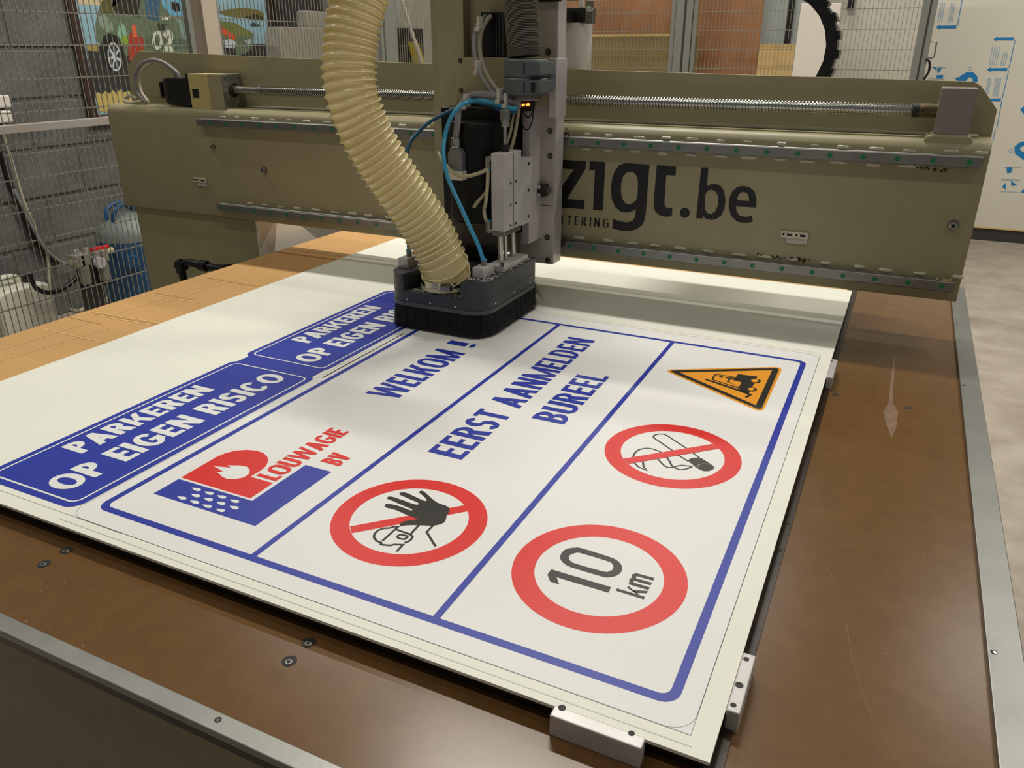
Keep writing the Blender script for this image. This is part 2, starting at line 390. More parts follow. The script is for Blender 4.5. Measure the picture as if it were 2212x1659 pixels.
for i in range(60):
    if i < 34: px, py = random.gauss(130, 90), random.gauss(1330, 55)
    else: px, py = random.uniform(1850, 2090), random.uniform(900, 1640)
    p = U(px, py, z=ZB)
    if p.x > XR0 - .01 or p.y < YF1 + .004: continue
    s = random.uniform(.0004, .0012); a = random.uniform(0, 3)
    cr.add([(p.x + s * math.cos(a), p.y + s * math.sin(a), ZB + .0004), (p.x - s * math.sin(a) * .5, p.y + s * .5 * math.cos(a), ZB + .001), (p.x - s * math.cos(a), p.y - s * math.sin(a), ZB + .0004)], [(0, 1, 2)])
tag(cr.build('swarf_crumbs', M('swarf', (214, 200, 172), .6), bed, fix=False), kind='stuff')

# ---------------------------------------------------------------- cardboard underlay
cb = thing('cardboard_underlay', (-1.4, 0.6, T - 0.008), 'tan cardboard sheet with creases laid under the white panel', 'cardboard')
MB().box((XT + 0.004, YS0 + 0.012, T - 0.0074), (XS1 - 0.012, 1.57, T - 0.0042)).build('board', m_card, cb)
def cx_line(pairs, w, mat, nm):
    o = None
    for a, b in pairs:
        p, q = U(*a, z=T - .004), U(*b, z=T - .004)
        mb = MB()
        for k in stroke2([(p.x, p.y), (q.x, q.y)], w): mb.poly([(v.x, v.y, T - .0037) for v in k])
        mb.build(nm, mat, cb)
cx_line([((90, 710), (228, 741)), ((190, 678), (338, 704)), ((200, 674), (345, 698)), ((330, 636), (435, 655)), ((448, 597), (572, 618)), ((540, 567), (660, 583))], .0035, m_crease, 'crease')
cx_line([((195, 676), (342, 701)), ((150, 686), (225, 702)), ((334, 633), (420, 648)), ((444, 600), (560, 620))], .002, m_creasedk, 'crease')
cx_line([((0, 757), (215, 690)), ((0, 780), (250, 705)), ((250, 678), (480, 606)), ((330, 662), (520, 602)), ((540, 580), (700, 520))], .0022, m_crease, 'flute_line')

# ---------------------------------------------------------------- printed sheet
sh = thing('printed_sheet', (-0.64, 0.66, T - 0.004), 'large white panel printed with blue parking and visitor signs on the table', 'sign panel')
MB().box((XS0, YS0, T - 0.0035), (XS1, YS1, T)).build('panel', m_sheet, sh)
L1, L2, L3, L4 = T + .0002, T + .0004, T + .0006, T + .0008
def S(px, py, z=L1):
    p = U(px, py, z=T); return Vector((p.x, p.y, z))
def flat(polys2, z):
    mb = MB()
    for q in polys2: mb.poly([(p[0], p[1], z) for p in q])
    return mb
def ring_band(outer, inner, z):
    mb = MB(); n = len(outer)
    for i in range(n):
        j = (i + 1) % n; mb.poly([(*outer[i], z), (*outer[j], z), (*inner[j], z), (*inner[i], z)])
    return mb
def traced(zm, pts, z, smooth=0):
    P = [S(*zm(q), z) for q in pts]
    if smooth: P = [Vector((p.x, p.y, z)) for p in spline(P, smooth, True)]
    return P
def ink(zm, pts, w, z, closed=False, smooth=0, mb=None):
    P = [S(*zm(q), z) for q in pts]
    if smooth: P = spline(P, smooth, closed)
    mb = mb or MB()
    for i, k in enumerate(stroke2([(p.x, p.y) for p in P], w, closed)): mb.poly([(v.x, v.y, z + (i % 20) * 4e-6 + len(mb.f) % 3 * 1.3e-6) for v in k])
    return mb
def text(name, s, TL, BL, BR, mat, parent, z=L2, **kw):
    TL, BL, BR = S(*TL), S(*BL), S(*BR)
    # the print runs square to the sheet: up is -x, along is +y
    x0 = BL.x; x1 = TL.x; y0 = BL.y; y1 = BR.y
    polys = lettering(s, (x1, y0, 0), (x0, y0, 0), (x0, y1, 0), **kw)
    mb = MB()
    for i, q in enumerate(polys): mb.poly([(p.x, p.y, z + (i % 40) * 4e-6) for p in q])
    return mb.build(name, mat, parent, fix=False)
# big sign: whiter printed field, blue frame and dividers
k = 0.8332
def K(x, y): return (0.0702 + (x - 0.0702) * k, -0.5923 + (y + 0.5923) * k)
fx0, fy0 = K(-0.9562, 0.0560); fx1, fy1 = K(-0.0482, 1.1735)
lw = 0.0098
MB().poly([(*K(-0.9775, 0.0260), T + .0001), (K(-0.0255, 0)[0], K(0, 0.0260)[1], T + .0001), (*K(-0.0255, 1.2250), T + .0001), (K(-0.9775, 0)[0], K(0, 1.2250)[1], T + .0001)]).build('white_field', M('print field', (234, 233, 231), 0.46, spec=0.22), sh)
ring_band(rrect(fx0, fy0, fx1, fy1, .018), rrect(fx0 + lw, fy0 + lw, fx1 - lw, fy1 - lw, .010), L1).build('blue_frame', m_blue, sh)
for xx in (K(-0.6486, 0)[0], K(-0.3537, 0)[0]):
    MB().poly([(xx - lw * .42, fy0 + lw, L1), (xx + lw * .42, fy0 + lw, L1), (xx + lw * .42, fy1 - lw, L1), (xx - lw * .42, fy1 - lw, L1)]).build('blue_divider', m_blue, sh)
# thin printed cutting lines
cut0 = K(-0.9775, 0.0260); cut1 = K(-0.0255, 1.2250)
def hair(pts, w=.0006, closed=False, mat=None, nm='cut_line'):
    flat(stroke2(pts, w, closed), L1).build(nm, mat or m_hair, sh)
hair(rrect(cut0[0], cut0[1], cut1[0], cut1[1], .024), closed=True)
hair([(cut1[0], cut1[1] - .03), (cut1[0], cut1[1] + .0), (cut0[0] + .2, cut1[1])], .0006)
hair([(cut0[0] + .02, cut0[1]), (cut1[0] + .0003, cut0[1] - .0005), (cut1[0] + .0003, cut1[1])], .0006)
hair([(cut0[0], cut0[1] - .012), (cut1[0] + .004, cut0[1] - .012)], .0012, mat=m_grey)
hair([(cut0[0] + .2, cut1[1] + .012), (cut1[0], cut1[1] + .012)], .0005)
hair([(XS0, cut0[1] - .001), (cut0[0] + .1, cut0[1] - .001)], .0006)
# lettering of the big sign
cond = dict(sx=.70, w=.158, h=.14, gap=.075)
text('lettering', 'WELKOM', (780, 855), (856, 864), (1000, 763), m_blue, sh, sx=.70, w=.178, h=.15, gap=.06)
text('lettering', '!', (972, 737), (1021, 752), (1028, 744.5), m_blue, sh, w=.17)
text('lettering', 'EERST AANMELDEN', (923.8, 975.5), (997.2, 993.6), (1287, 737), m_blue, sh, **cond)
text('lettering', 'BUREEL', (1147.3, 903.2), (1217.8, 917.6), (1318.6, 815), m_blue, sh, **cond)
# company emblem
ze = Zm(320, 900, .20796)
em = thing('emblem', S(520, 1030), None, None); attach(em, sh)
em['label'] = 'red and blue flame and water drop emblem'
em.location = (0, 0, 0); em.matrix_parent_inverse = Matrix.Translation(-Vector(sh['_base'])); em['_base'] = (0, 0, 0)
MB().fill([traced(ze, [(343, 633), (700, 425), (790, 385), (900, 355), (1030, 346), (1130, 355), (1200, 380), (1240, 420), (1248, 465), (1225, 515), (1170, 560), (1065, 625), (1298, 692), (1062, 850)], L1)]).build('red_arch', m_red, em)
MB().fill([traced(ze, [(680, 517), (862, 533), (822, 508), (960, 510), (1030, 525), (1058, 560), (1045, 600), (990, 635), (900, 652), (820, 648), (770, 628), (745, 600), (712, 577), (785, 578), (725, 540)], L2)]).build('flame', m_white, em)
MB().fill([traced(ze, [(55, 800), (318, 648), (1080, 876), (1635, 503), (1905, 575), (1112, 1138)], L1)]).build('blue_corner', m_blue, em)
for c in [(500, 758), (632, 797), (762, 836), (897, 880), (492, 822), (625, 862), (755, 903), (893, 947), (350, 848), (482, 890), (612, 933), (750, 975)]:
    MB().fill([traced(ze, [(c[0] + a, c[1] + b) for a, b in [(-48, -18), (-5, -15), (25, -14), (45, -6), (50, 5), (40, 16), (10, 19), (-15, 12), (-32, 0)]], L2)]).build('drop', m_white, em)
def text2(name, s, zm, TL, BL, BR, mat, parent, **kw): return text(name, s, zm(TL), zm(BL), zm(BR), mat, parent, **kw)
text2('lettering', 'LOUWAGIE', ze, (1128, 610), (1325, 673), (2097, 160), m_red, em, sx=.78, w=.19, h=.155, gap=.045)
text2('lettering', 'BV', ze, (1785, 467), (1985, 517), (2122, 418), m_red, em, sx=.78, w=.20, h=.155, gap=.03)
# round pictograms
def circle(cx, cy, r, n=72): return [(cx + r * math.cos(2 * PI * i / n), cy + r * math.sin(2 * PI * i / n)) for i in range(n)]
def picto(name, label, c, ro, ri):
    e = thing(name, (0, 0, 0), None, None); attach(e, sh); e['label'] = label
    cx, cy = K(*c); ring_band(circle(cx, cy, ro * k), circle(cx, cy, ri * k), L1).build('red_ring', m_red, e); return e
e1 = picto('no_entry_pictogram', 'round red prohibition sign with raised black hand', (-0.50335, 0.23971), .1167, .0885)
zb = Zm(700, 1020, .16727)
MB().fill([traced(zb, [(333, 702), (1812, 428), (1858, 506), (356, 790)], L1)]).build('red_bar', m_red, e1)
MB().fill([traced(zb, [(985, 700), (978, 680), (1000, 655), (1060, 632), (1140, 620), (1205, 612), (1180, 595), (1110, 568), (1040, 540), (960, 503), (880, 475), (820, 463), (785, 447), (785, 430), (800, 415), (850, 415), (930, 430), (1020, 460), (1085, 485), (1125, 497), (1140, 490), (1132, 478), (1060, 448), (960, 405), (870, 365), (822, 348), (815, 332), (835, 318), (880, 320), (960, 345), (1060, 380), (1150, 413), (1205, 423), (1222, 410), (1205, 390), (1110, 350), (1000, 302), (975, 290), (978, 272), (1000, 264), (1050, 266), (1130, 298), (1230, 345), (1290, 370), (1315, 375), (1325, 360), (1290, 315), (1245, 280), (1228, 260), (1245, 245), (1275, 245), (1310, 270), (1380, 330), (1440, 380), (1500, 412), (1570, 435), (1610, 460), (1622, 485), (1615, 520), (1585, 560), (1575, 605), (1560, 640), (1520, 668), (1440, 688), (1380, 693), (1240, 687), (1130, 685), (1050, 690)], L2, 3)]).build('hand', m_black, e1)
fm = MB(); sw = .0030
for pts, cl in [([(740, 912), (680, 890), (645, 845), (650, 800), (700, 750), (770, 727), (850, 722), (900, 706), (955, 708), (755, 888)], False), ([(745, 908), (732, 930), (760, 940), (860, 948), (905, 935), (1020, 938), (938, 1026)], False),
                ([(925, 738), (1110, 805), (1145, 830), (1125, 870), (1085, 900), (1038, 914)], False), ([(950, 825), (985, 808), (1060, 820), (1080, 840), (1040, 868), (980, 860), (945, 840)], True), ([(1225, 685), (1115, 805)], False), ([(1410, 688), (1325, 775), (1440, 960)], False)]:
    ink(zb, pts, sw, L2, cl, 0, fm)
fm.build('figure', m_black, e1)
e2 = picto('no_smoking_pictogram', 'round red prohibition sign with crossed out cigarette', (-0.20443, 0.61199), .1168, .0885)
zc = Zm(1290, 900, .14919)
cg = MB()
for pts, s_ in [([(1300, 464), (1000, 268), (960, 254), (900, 252), (835, 266), (812, 290), (830, 315), (1090, 492)], 0), ([(1175, 560), (1320, 650)], 0), ([(1385, 526), (1480, 598)], 0),
                ([(518, 585), (545, 530), (600, 485), (690, 460), (780, 465), (860, 490), (935, 522)], 4), ([(540, 675), (600, 730), (712, 778), (670, 720), (662, 655)], 0),
                ([(880, 618), (960, 700), (1020, 735), (1100, 735), (1200, 708), (1290, 712), (1365, 728), (1280, 760), (1200, 768), (1130, 745), (1080, 710), (1050, 650), (1010, 595)], 3)]:
    ink(zc, pts, .0030, L1, False, s_, cg)
cg.build('cigarette', m_black, e2)
MB().fill([traced(zc, [(1312, 640), (1350, 608), (1420, 598), (1500, 600), (1645, 690), (1690, 725), (1685, 760), (1620, 790), (1540, 790), (1440, 745)], L2)]).build('burning_end', m_black, e2)
ink(zc, [(1440, 745), (1470, 705), (1540, 688), (1640, 697)], .0008, L3, False, 4).build('ash_line', m_grey, e2)
MB().fill([traced(zc, [(380, 613), (1670, 399), (1768, 464), (455, 686)], L3)]).build('red_bar', m_red, e2)
e3 = picto('speed_limit_pictogram', 'round red ringed speed limit sign reading 10 km', (-0.20298, 0.23839), .1173, .0864)
zf = Zm(1090, 1120, .18535)
n_ = MB()
n_.fill([traced(zf, [(500, 655), (543, 595), (1240, 803), (1210, 866), (605, 685), (635, 768), (530, 735)], L2)])
n_.fill([traced(zf, [(820, 343), (900, 350), (1210, 447), (1300, 485), (1355, 535), (1370, 590), (1345, 640), (1290, 672), (1200, 688), (1110, 670), (780, 570), (700, 530), (655, 485), (648, 440), (680, 385), (740, 353)], L2, 4),
         traced(zf, [(830, 402), (890, 405), (1190, 495), (1245, 520), (1268, 560), (1255, 600), (1210, 620), (1150, 620), (830, 530), (770, 500), (748, 460), (765, 425)], L2, 4)])
n_.build('digits', M('print dark grey', (50, 49, 45), .4, spec=.3), e3)
u_ = MB()
u_.fill([traced(zf, [(1310, 817), (1635, 915), (1622, 942), (1297, 843)], L2)])
u_.fill([traced(zf, [(1442, 787), (1427, 808), (1535, 880), (1575, 890), (1500, 838)], L2)])
u_.fill([traced(zf, [(1495, 835), (1668, 848), (1660, 873), (1512, 866)], L2)])
for pts in [[(1452, 752), (1684, 820)], [(1478, 742), (1478, 716), (1500, 707), (1710, 766)], [(1508, 697), (1505, 668), (1535, 656), (1738, 710)]]: ink(zf, pts, .0048, L2, False, 0, u_)
u_.build('unit_letters', MATS['print dark grey'], e3)
# forklift warning triangle
e4 = thing('forklift_warning_pictogram', (0, 0, 0), None, None); attach(e4, sh); e4['label'] = 'orange and black warning triangle with forklift truck'
zd = Zm(1430, 780, .12206)
MB().fill([traced(zd, [(95, 180), (130, 150), (2000, 105), (2090, 120), (2122, 150), (1810, 850), (1770, 875), (1690, 875), (1640, 862), (130, 205)], L1)]).build('orange_field', m_orange, e4)
MB().fill([traced(zd, [(148, 182), (180, 168), (2010, 125), (2060, 135), (2068, 155), (1765, 840), (1740, 852), (1680, 845), (190, 205)], L2), traced(zd, [(315, 205), (1950, 162), (1660, 785)], L2)]).build('black_border', m_black, e4)
fk = MB()
fk.fill([traced(zd, [(1345, 232), (1690, 275), (1665, 322), (1615, 325), (1640, 395), (1590, 470), (1560, 540), (1530, 578), (1395, 528), (1350, 465), (1400, 400), (1400, 375), (1290, 345), (1255, 355), (1310, 280)], L2)])
fk.fill([traced(zd, [(785, 318), (1400, 515), (1600, 595), (1510, 655), (1460, 640), (1525, 597), (1395, 550), (750, 332)], L2)])
ink(zd, [(1320, 290), (970, 238), (935, 250), (890, 320), (912, 338), (1400, 492)], .0030, L2, False, 0, fk)
ink(zd, [(1185, 372), (1350, 465)], .0012, L2, False, 0, fk)
fk.fill([traced(zd, [(1105, 290), (1250, 296), (1310, 300), (1260, 332), (1215, 325), (1185, 362), (1215, 374), (1140, 374), (1180, 325), (1155, 312)], L2)])
for c, a, b in [((1045, 282), 36, 14), ((1660, 358), 92, 38), ((1596, 507), 84, 36)]:
    fk.fill([traced(zd, [(c[0] + a * math.cos(t * PI / 12), c[1] + b * math.sin(t * PI / 12)) for t in range(24)], L3)])
fk.build('forklift', m_black, e4)
for c, a, b in [((1642, 355), 66, 28), ((1578, 502), 58, 24)]:
    MB().fill([traced(zd, [(c[0] + a * math.cos(t * PI / 12), c[1] + b * math.sin(t * PI / 12)) for t in range(24)], L4)]).build('wheel_disc', m_orange, e4)
# blue parking signs
pw0 = K(-0.9800, 0)[0]; pw1 = K(-1.2118, 0)[0]
def parking(dx, y0, y1, label):
    e = thing('parking_sign', (0, 0, 0), None, None); attach(e, sh); e['label'] = label
    a, b = pw1 + dx, pw0 + dx
    MB().poly([(p[0], p[1], L1) for p in rrect(a, y0, b, y1, .020)]).build('blue_field', m_blue, e)
    i0, i1 = .0105, .0135
    ring_band(rrect(a + i0, y0 + i0, b - i0, y1 - i0, .014), rrect(a + i1, y0 + i1, b - i1, y1 - i1, .011), L2).build('white_outline', m_white, e)
    return e
yA0 = S(165, 1100).y - .003; yA1 = S(596, 797).y + .002
PA = S(140.4, 962); PB = S(632, 732); dy = PB.y - PA.y; dxp = PB.x - PA.x
eA = parking(0, yA0, yA1, 'nearer blue parking sign with its full white text')
eB = parking(dxp, yA0 + dy, yA1 + dy, 'farther blue parking sign partly covered by the brush')
MB().poly([(pw1 + .009, yA1 - .009, L1 - 3e-5), (pw0 - .009, yA1 - .009, L1 - 3e-5), (pw0 - .009, yA0 + dy + .009, L1 - 3e-5), (pw1 + .009, yA0 + dy + .009, L1 - 3e-5)]).build('blue_bridge', m_blue, sh)
fut = dict(sx=.92, w=.22, h=.175, gap=.07, round_o=True)
for e, d, dd in ((eA, 0, 0), (eB, dy, dxp)):
    for s, TL, BL, BR in (('PARKEREN', (140.4, 962), (177, 980.4), (468, 843)), ('OP EIGEN RISICO', (223.8, 978.4), (266.5, 1000.8), (612, 813))):
        tl, bl, br = S(*TL), S(*BL), S(*BR)
        y0 = S(116, 1054).y if s[0] == 'O' else bl.y
        polys = lettering(s, (tl.x + dd, y0 + d, 0), (bl.x + dd, y0 + d, 0), (bl.x + dd, br.y + d, 0), **fut)
        mb = MB()
        for i, q in enumerate(polys): mb.poly([(p.x, p.y, L2 + (i % 40) * 4e-6) for p in q])
        mb.build('lettering', m_white, e, fix=False)
# routed slot along the farther sign: flat strip, deep shade painted in
sl = [S(697, 816), S(880, 722)]
sl[1].x = sl[0].x + .0006
flat(stroke2([(p.x, p.y) for p in sl], .0030), L1).build('routed_slot', M('slot shade brown', (52, 36, 24), .8), sh)

# ---------------------------------------------------------------- stop blocks at the sheet's corner
def stop(lab, a, b, z1, axis):
    e = thing('stop_block', ((a[0] + b[0]) / 2, (a[1] + b[1]) / 2, ZB), lab, 'stop block', 'metal stop blocks along the sheet edges')
    bd = MB().box((a[0], a[1], ZB), (b[0], b[1], z1)).build('block_body', m_alulight, e, bevel=0.0012)
    return e, bd
def hole(e, px, py, z, r=.0028):
    p = U(px, py, z=z); MB().cyl((p.x, p.y, z - .001), (p.x, p.y, z + .0003), r, 14).build('screw_hole', m_rubber, e)
zs = T + .0025
p0 = U(1192, 1535, z=zs); p1 = U(1386, 1602, z=zs)
e, bd = stop('pale aluminium stop block at the near edge of the white sheet', (p0.x, YS0 - .0135, 0), (p1.x + .002, YS0 - .0005, 0), zs, 0)
hole(e, 1214, 1529, zs, .0035); hole(e, 1364, 1584, zs)
p0 = U(1590, 1540, z=zs); p1 = U(1618, 1412, z=zs)
e, bd = stop('pale aluminium stop block beside the near corner of the white sheet', (XS1 + .0005, p0.y, 0), (XS1 + .0125, p1.y, 0), zs, 1)
hole(e, 1612, 1424, zs); hole(e, 1584, 1523, zs); hole(e, 1597, 1480, zs, .0038)
p0 = U(1780, 808, z=zs); p1 = U(1795, 775, z=zs)
e, bd = stop('small worn stop block beside the forklift triangle', (XS1 + .0005, p0.y - .012, 0), (XS1 + .0115, p1.y, 0), zs, 1)
hole(e, 1797, 780, zs, .002)

# ---------------------------------------------------------------- gantry
YG, YP, ZG0, ZG1, XG0, XG1 = 1.120, 1.220, T + .079, 1.2435, -2.115, 0.210
ga = thing('gantry', (-0.95, 1.17, 0), 'olive grey steel gantry beam spanning the table with rails and lead screw', 'gantry')
def beam_profile():
    r = .026; rb = .010
    a = arcpts(YG + r, ZG1 - r, r, r, 180, 90, 10)
    b = arcpts(YG + rb, ZG0 + rb, rb, rb, 270, 180, 5)
    return b[:] + a + [(YP, ZG1), (YP, ZG0)]
MB().prism(beam_profile(), 0, XG0, XG1).build('beam', m_paint, ga, smooth=True, angle=35)
# raised strip of sealant along the foot of the back plate
MB().box((-1.62, YP - .026, ZG1), (XG1 - .02, YP, ZG1 + .0045)).build('sealant_strip', m_weld, ga, bevel=.003)
# tall back plate with cut corners
def BPt(px, py): p = U(px, py, y=YP); return (p.x, p.z)
bp = [BPt(2142, 296), BPt(2154, 237), BPt(2120, 186), BPt(2104, 176), BPt(1650, 163), BPt(1222, 149), BPt(945, 138), BPt(690, 128), BPt(298, 110), BPt(275, 145), BPt(287, 232)]
bp[-1] = (bp[-1][0], ZG1 - .03); bp[0] = (bp[0][0], ZG1 - .03)
MB().prism(bp, 1, YP, YP + .006).build('back_plate', m_paint, ga, bevel=.001)
# two linear rails with green hole plugs
plug = None
XH = -0.6016
for zc_, nm in ((1.2077, 'upper'), (0.9737 , 'lower')):
    prof = [(YG - .0192, zc_ - .0085), (YG - .0192, zc_ + .0085), (YG - .0178, zc_ + .0100), (YG - .0120, zc_ + .0100), (YG - .0095, zc_ + .0078), (YG - .0060, zc_ + .0078), (YG - .003, zc_ + .0100), (YG + .001, zc_ + .0100),
            (YG + .001, zc_ - .0100), (YG - .003, zc_ - .0100), (YG - .0060, zc_ - .0078), (YG - .0095, zc_ - .0078), (YG - .0120, zc_ - .0100), (YG - .0178, zc_ - .0100)]
    x0 = -1.735 if nm == 'upper' else -1.705
    rail = MB().prism(prof, 0, x0, 0.199).build('linear_rail', m_alu, ga)
    for i in range(-18, 14):
        x = XH + .06 * i - (.0045 if i < -6 else 0)
        if plug is None:
            plug = MB().cyl((0, 0, 0), (0, -.0007, 0), .0047, 18).build('rail_plug', m_green, rail); plug.location = (x, YG - .0192, zc_)
        else: share(plug, 'rail_plug', rail, (x, YG - .0192, zc_))
# weld beads beside the rails
wd0 = MB()
pts = [(-.012, 0), (-.010, .0030), (-.004, .0038), (.003, .0032), (.009, .0036), (.012, .0012), (.011, -.0026), (.004, -.0034), (-.003, -.0028), (-.009, -.0034)]
n = len(pts)
wd0.add([(p[0], 0, p[1]) for p in pts] + [(p[0] * .7, -.0028, p[1] * .6) for p in pts], [tuple(range(n, 2 * n))] + [(i, (i + 1) % n, n + (i + 1) % n, n + i) for i in range(n)])
weld = None
for zc_, dz, rng, st_ in ((1.2077, .0145, range(-18, 14), .06), (1.2077, -.0155, range(0, 12), .06), (0.9737, .0165, range(-17, 14), .06)):
    for i in rng:
        x = XH + st_ * i + .022 + random.uniform(-.006, .006); 
        if -.93 < x < -.61: continue
        z = zc_ + dz + random.uniform(-.001, .001)
        yy = YG + .0003 if z < ZG1 - .026 else YG + .002
        if weld is None:
            weld = wd0.build('weld_bead', m_weld, ga, smooth=True); weld.location = (x, yy, z)
        else:
            o = share(weld, 'weld_bead', ga, (x, yy, z)); o.scale = (random.uniform(.8, 1.5), random.uniform(.5, 1.2), random.uniform(.8, 1.3))
# rusty grease and sealant clumps along the rails
rust = M('rust grease', (70, 42, 24), .6, var=.5, vscale=200)
def clump(name, px, py, w, h, mat, nn=14, y=YG):
    p = U(px, py, y=y - .003); mb = MB()
    for i in range(nn):
        c = Vector((p.x + random.uniform(-w, w), y - .001, p.z + random.uniform(-h, h))); s = random.uniform(.0015, .004)
        d = [Vector((random.uniform(.5, 1) * a * s, random.uniform(.4, 1) * b * s * .6, random.uniform(.5, 1) * c_ * s)) for a, b, c_ in ((1, 0, 0), (-1, 0, 0), (0, 1, 0), (0, -1, 0), (0, 0, 1), (0, 0, -1))]
        mb.add([c + k for k in d], [(0, 2, 4), (2, 1, 4), (1, 3, 4), (3, 0, 4), (2, 0, 5), (1, 2, 5), (3, 1, 5), (0, 3, 5)])
    tag(mb.build(name, mat, ga), kind='stuff')
clump('grease', 1690, 557, .055, .004, rust, 40); clump('grease', 2040, 606, .014, .004, M('sawdust', (196, 160, 104), .8), 26, YG - .014)
clump('grease', 1222, 290, .006, .012, rust, 26, YG - .02); clump('grease', 1216, 520, .006, .010, rust, 20, YG - .02); clump('grease', 2015, 366, .03, .003, rust, 20)
clump('grease', 1330, 283, .16, .0016, m_weld, 40, YG + .055)
# lead screw: turned thread
sx0, sx1, sy, sz = -1.56, 0.118, 1.172, 1.2905
mb = MB(); nseg = 16; pitch = .0066; rows = []
nr = int((sx1 - sx0) / pitch); path = []; rad = []
for i in range(nr):
    for f_, r_ in ((0, .0125), (.34, .0125), (.46, .0090), (.88, .0090)):
        path.append((sx0 + (i + f_) * pitch, sy, sz)); rad.append(r_)
mb.tube(path, lambda i, th: rad[i], nseg)
screw = mb.build('lead_screw', m_steel, ga, smooth=True, angle=28)
MB().cyl((.068, sy, sz), (.080, sy, sz), .0130, 20).build('screw_collar', M('dark grease', (30, 30, 34), .5), screw)
MB().cyl((.080, sy, sz), (.118, sy, sz), .0128, 20).build('screw_end', M('rusty end', (128, 112, 84), .4, .8, var=.4, vscale=120), screw)
# right bearing block on its rounded foot
p0, p1 = U(2030, 190, y=1.135), U(2115, 190, y=1.135)
MB().box((p0.x + .004, 1.135, ZG1 - .01), (p1.x, 1.200, p0.z)).build('bearing_block', M('raw block', (150, 140, 132), .45, .35, var=.06, vscale=30), ga, bevel=.0015)
MB().prism([(p0.x - .014, ZG1 - .03), (p0.x - .008, ZG1 + .004), (p0.x + .004, ZG1 + .008), (p1.x + .002, ZG1 + .008), (p1.x + .008, ZG1 + .002), (p1.x + .010, ZG1 - .03)], 1, 1.128, 1.21).build('bearing_foot', m_paint, ga, bevel=.004)
# left drive: black stepper motor, cream coupling housing and steel flange
y0, y1 = 1.132, 1.205
xa = U(410, 200, y=y0).x; xb = U(452, 200, y=y0).x; xc = U(482, 200, y=y0).x; zt = 1.3325
hs = MB().box((xa, y0, ZG1 - .012), (xb, y1, zt)).build('coupling_housing', M('cream cast', (206, 188, 126), .45, var=.06, vscale=12), ga, bevel=.002)
hp_ = U(423, 202, y=y0)
MB().box((hp_.x - .012, y0 - .0006, hp_.z - .0115), (hp_.x + .012, y0 + .001, hp_.z + .0115)).build('housing_window', m_rubber, hs, bevel=.0003)
MB().box((xb, y0, ZG1 - .012), (xc, y1, zt)).build('drive_flange', m_paint, ga, bevel=.002)
fl_ = MB().box((xc, y0 + .001, ZG1 - .005), (xc + .002, y1, zt - .001)).build('flange_face', m_alu, ga)
MB().cyl((xc, sy, sz), (xc + .005, sy, sz), .019, 24).build('bearing_seat', m_rubber, fl_)
for dy_, dz_ in ((-.028, .032), (.024, .032), (-.028, -.030), (.024, -.030)):
    MB().cyl((xc + .001, sy + dy_, sz + dz_), (xc + .0035, sy + dy_, sz + dz_), .0042, 12).build('flange_screw', m_steeldark, fl_)
MB().box((-1.66, y0 + .006, sz - .012), (sx0, y0 + .01, sz - .011)).build('screw_shaft_shadow', m_rubber, ga) if False else None
MB().cyl((xc, sy, sz), (sx0 + .01, sy, sz), .011, 18).build('screw_shaft', m_steel, ga)
xm = U(350, 200, y=y0).x
mo = MB().box((xm + .012, y0 + .004, ZG1 + .004), (xa - .002, y1 - .006, zt - .012)).build('stepper_motor', m_blackpl, ga, bevel=.004)
MB().box((xm + .0, y0 + .006, ZG1 + .008), (xm + .022, y1 - .008, zt - .014)).build('motor_end_cap', M('motor end', (74, 72, 62), .4, .5), mo, bevel=.004)
MB().prism([(xm - .018, ZG1 + .022), (xm - .018, ZG1 + .066), (xm + .002, ZG1 + .066), (xm + .002, ZG1 + .060), (xm - .012, ZG1 + .060), (xm - .012, ZG1 + .028), (xm + .002, ZG1 + .028), (xm + .002, ZG1 + .022)], 1, y0 + .01, y0 + .03).build('motor_bracket', m_blackpl, mo)
MB().box((xa - .012, y0 + .002, zt - .014), (xa - .001, y1 - .004, zt + .001)).build('motor_flange', m_blackpl, mo, bevel=.002)
# bolts on the beam face
def bolt(px, py, r, parent, y=YG, nm='bolt'):
    p = U(px, py, y=y); q = (p.x, y, p.z)
    o = MB().cyl(q, (p.x, y - .003, p.z), r * 1.25, 20).build(nm, m_steeldark, parent, bevel=.0005)
    MB().cyl((p.x, y - .002, p.z), (p.x, y - .010, p.z), r, 20).build('bolt_head', m_steel, o, bevel=.001)
    MB().cyl((p.x, y - .0098, p.z), (p.x, y - .0103, p.z), r * .5, 6).build('hex_socket', m_rubber, o)
    return o
bolt(572, 367, .0070, ga); bolt(462, 317, .0048, ga); bolt(2059, 486, .0078, ga)
# slotted sensor tabs
def tab(px, py, s=1):
    p = U(px, py, y=YG)
    o = MB().box((p.x - .027 * s, YG - .006, p.z - .002), (p.x + .027 * s, YG, p.z + .011)).build('sensor_tab', m_weld, ga, bevel=.0012)
    MB().box((p.x - .016 * s, YG - .0035, p.z - .013), (p.x + .027 * s, YG, p.z - .002)).build('tab_flap', M('tab paint', (190, 184, 176), .45), o, bevel=.001)
    for d in (-.014, .012):
        MB().box((p.x + d - .010, YG - .0064, p.z + .0025), (p.x + d + .010, YG - .005, p.z + .0075)).build('tab_slot', m_rubber, o, bevel=.002)
        MB().cyl((p.x + d - .003, YG - .004, p.z + .005), (p.x + d - .003, YG - .0075, p.z + .005), .0026, 10).build('tab_screw', m_steel, o)
tab(1716, 512); tab(434, 392, .9)
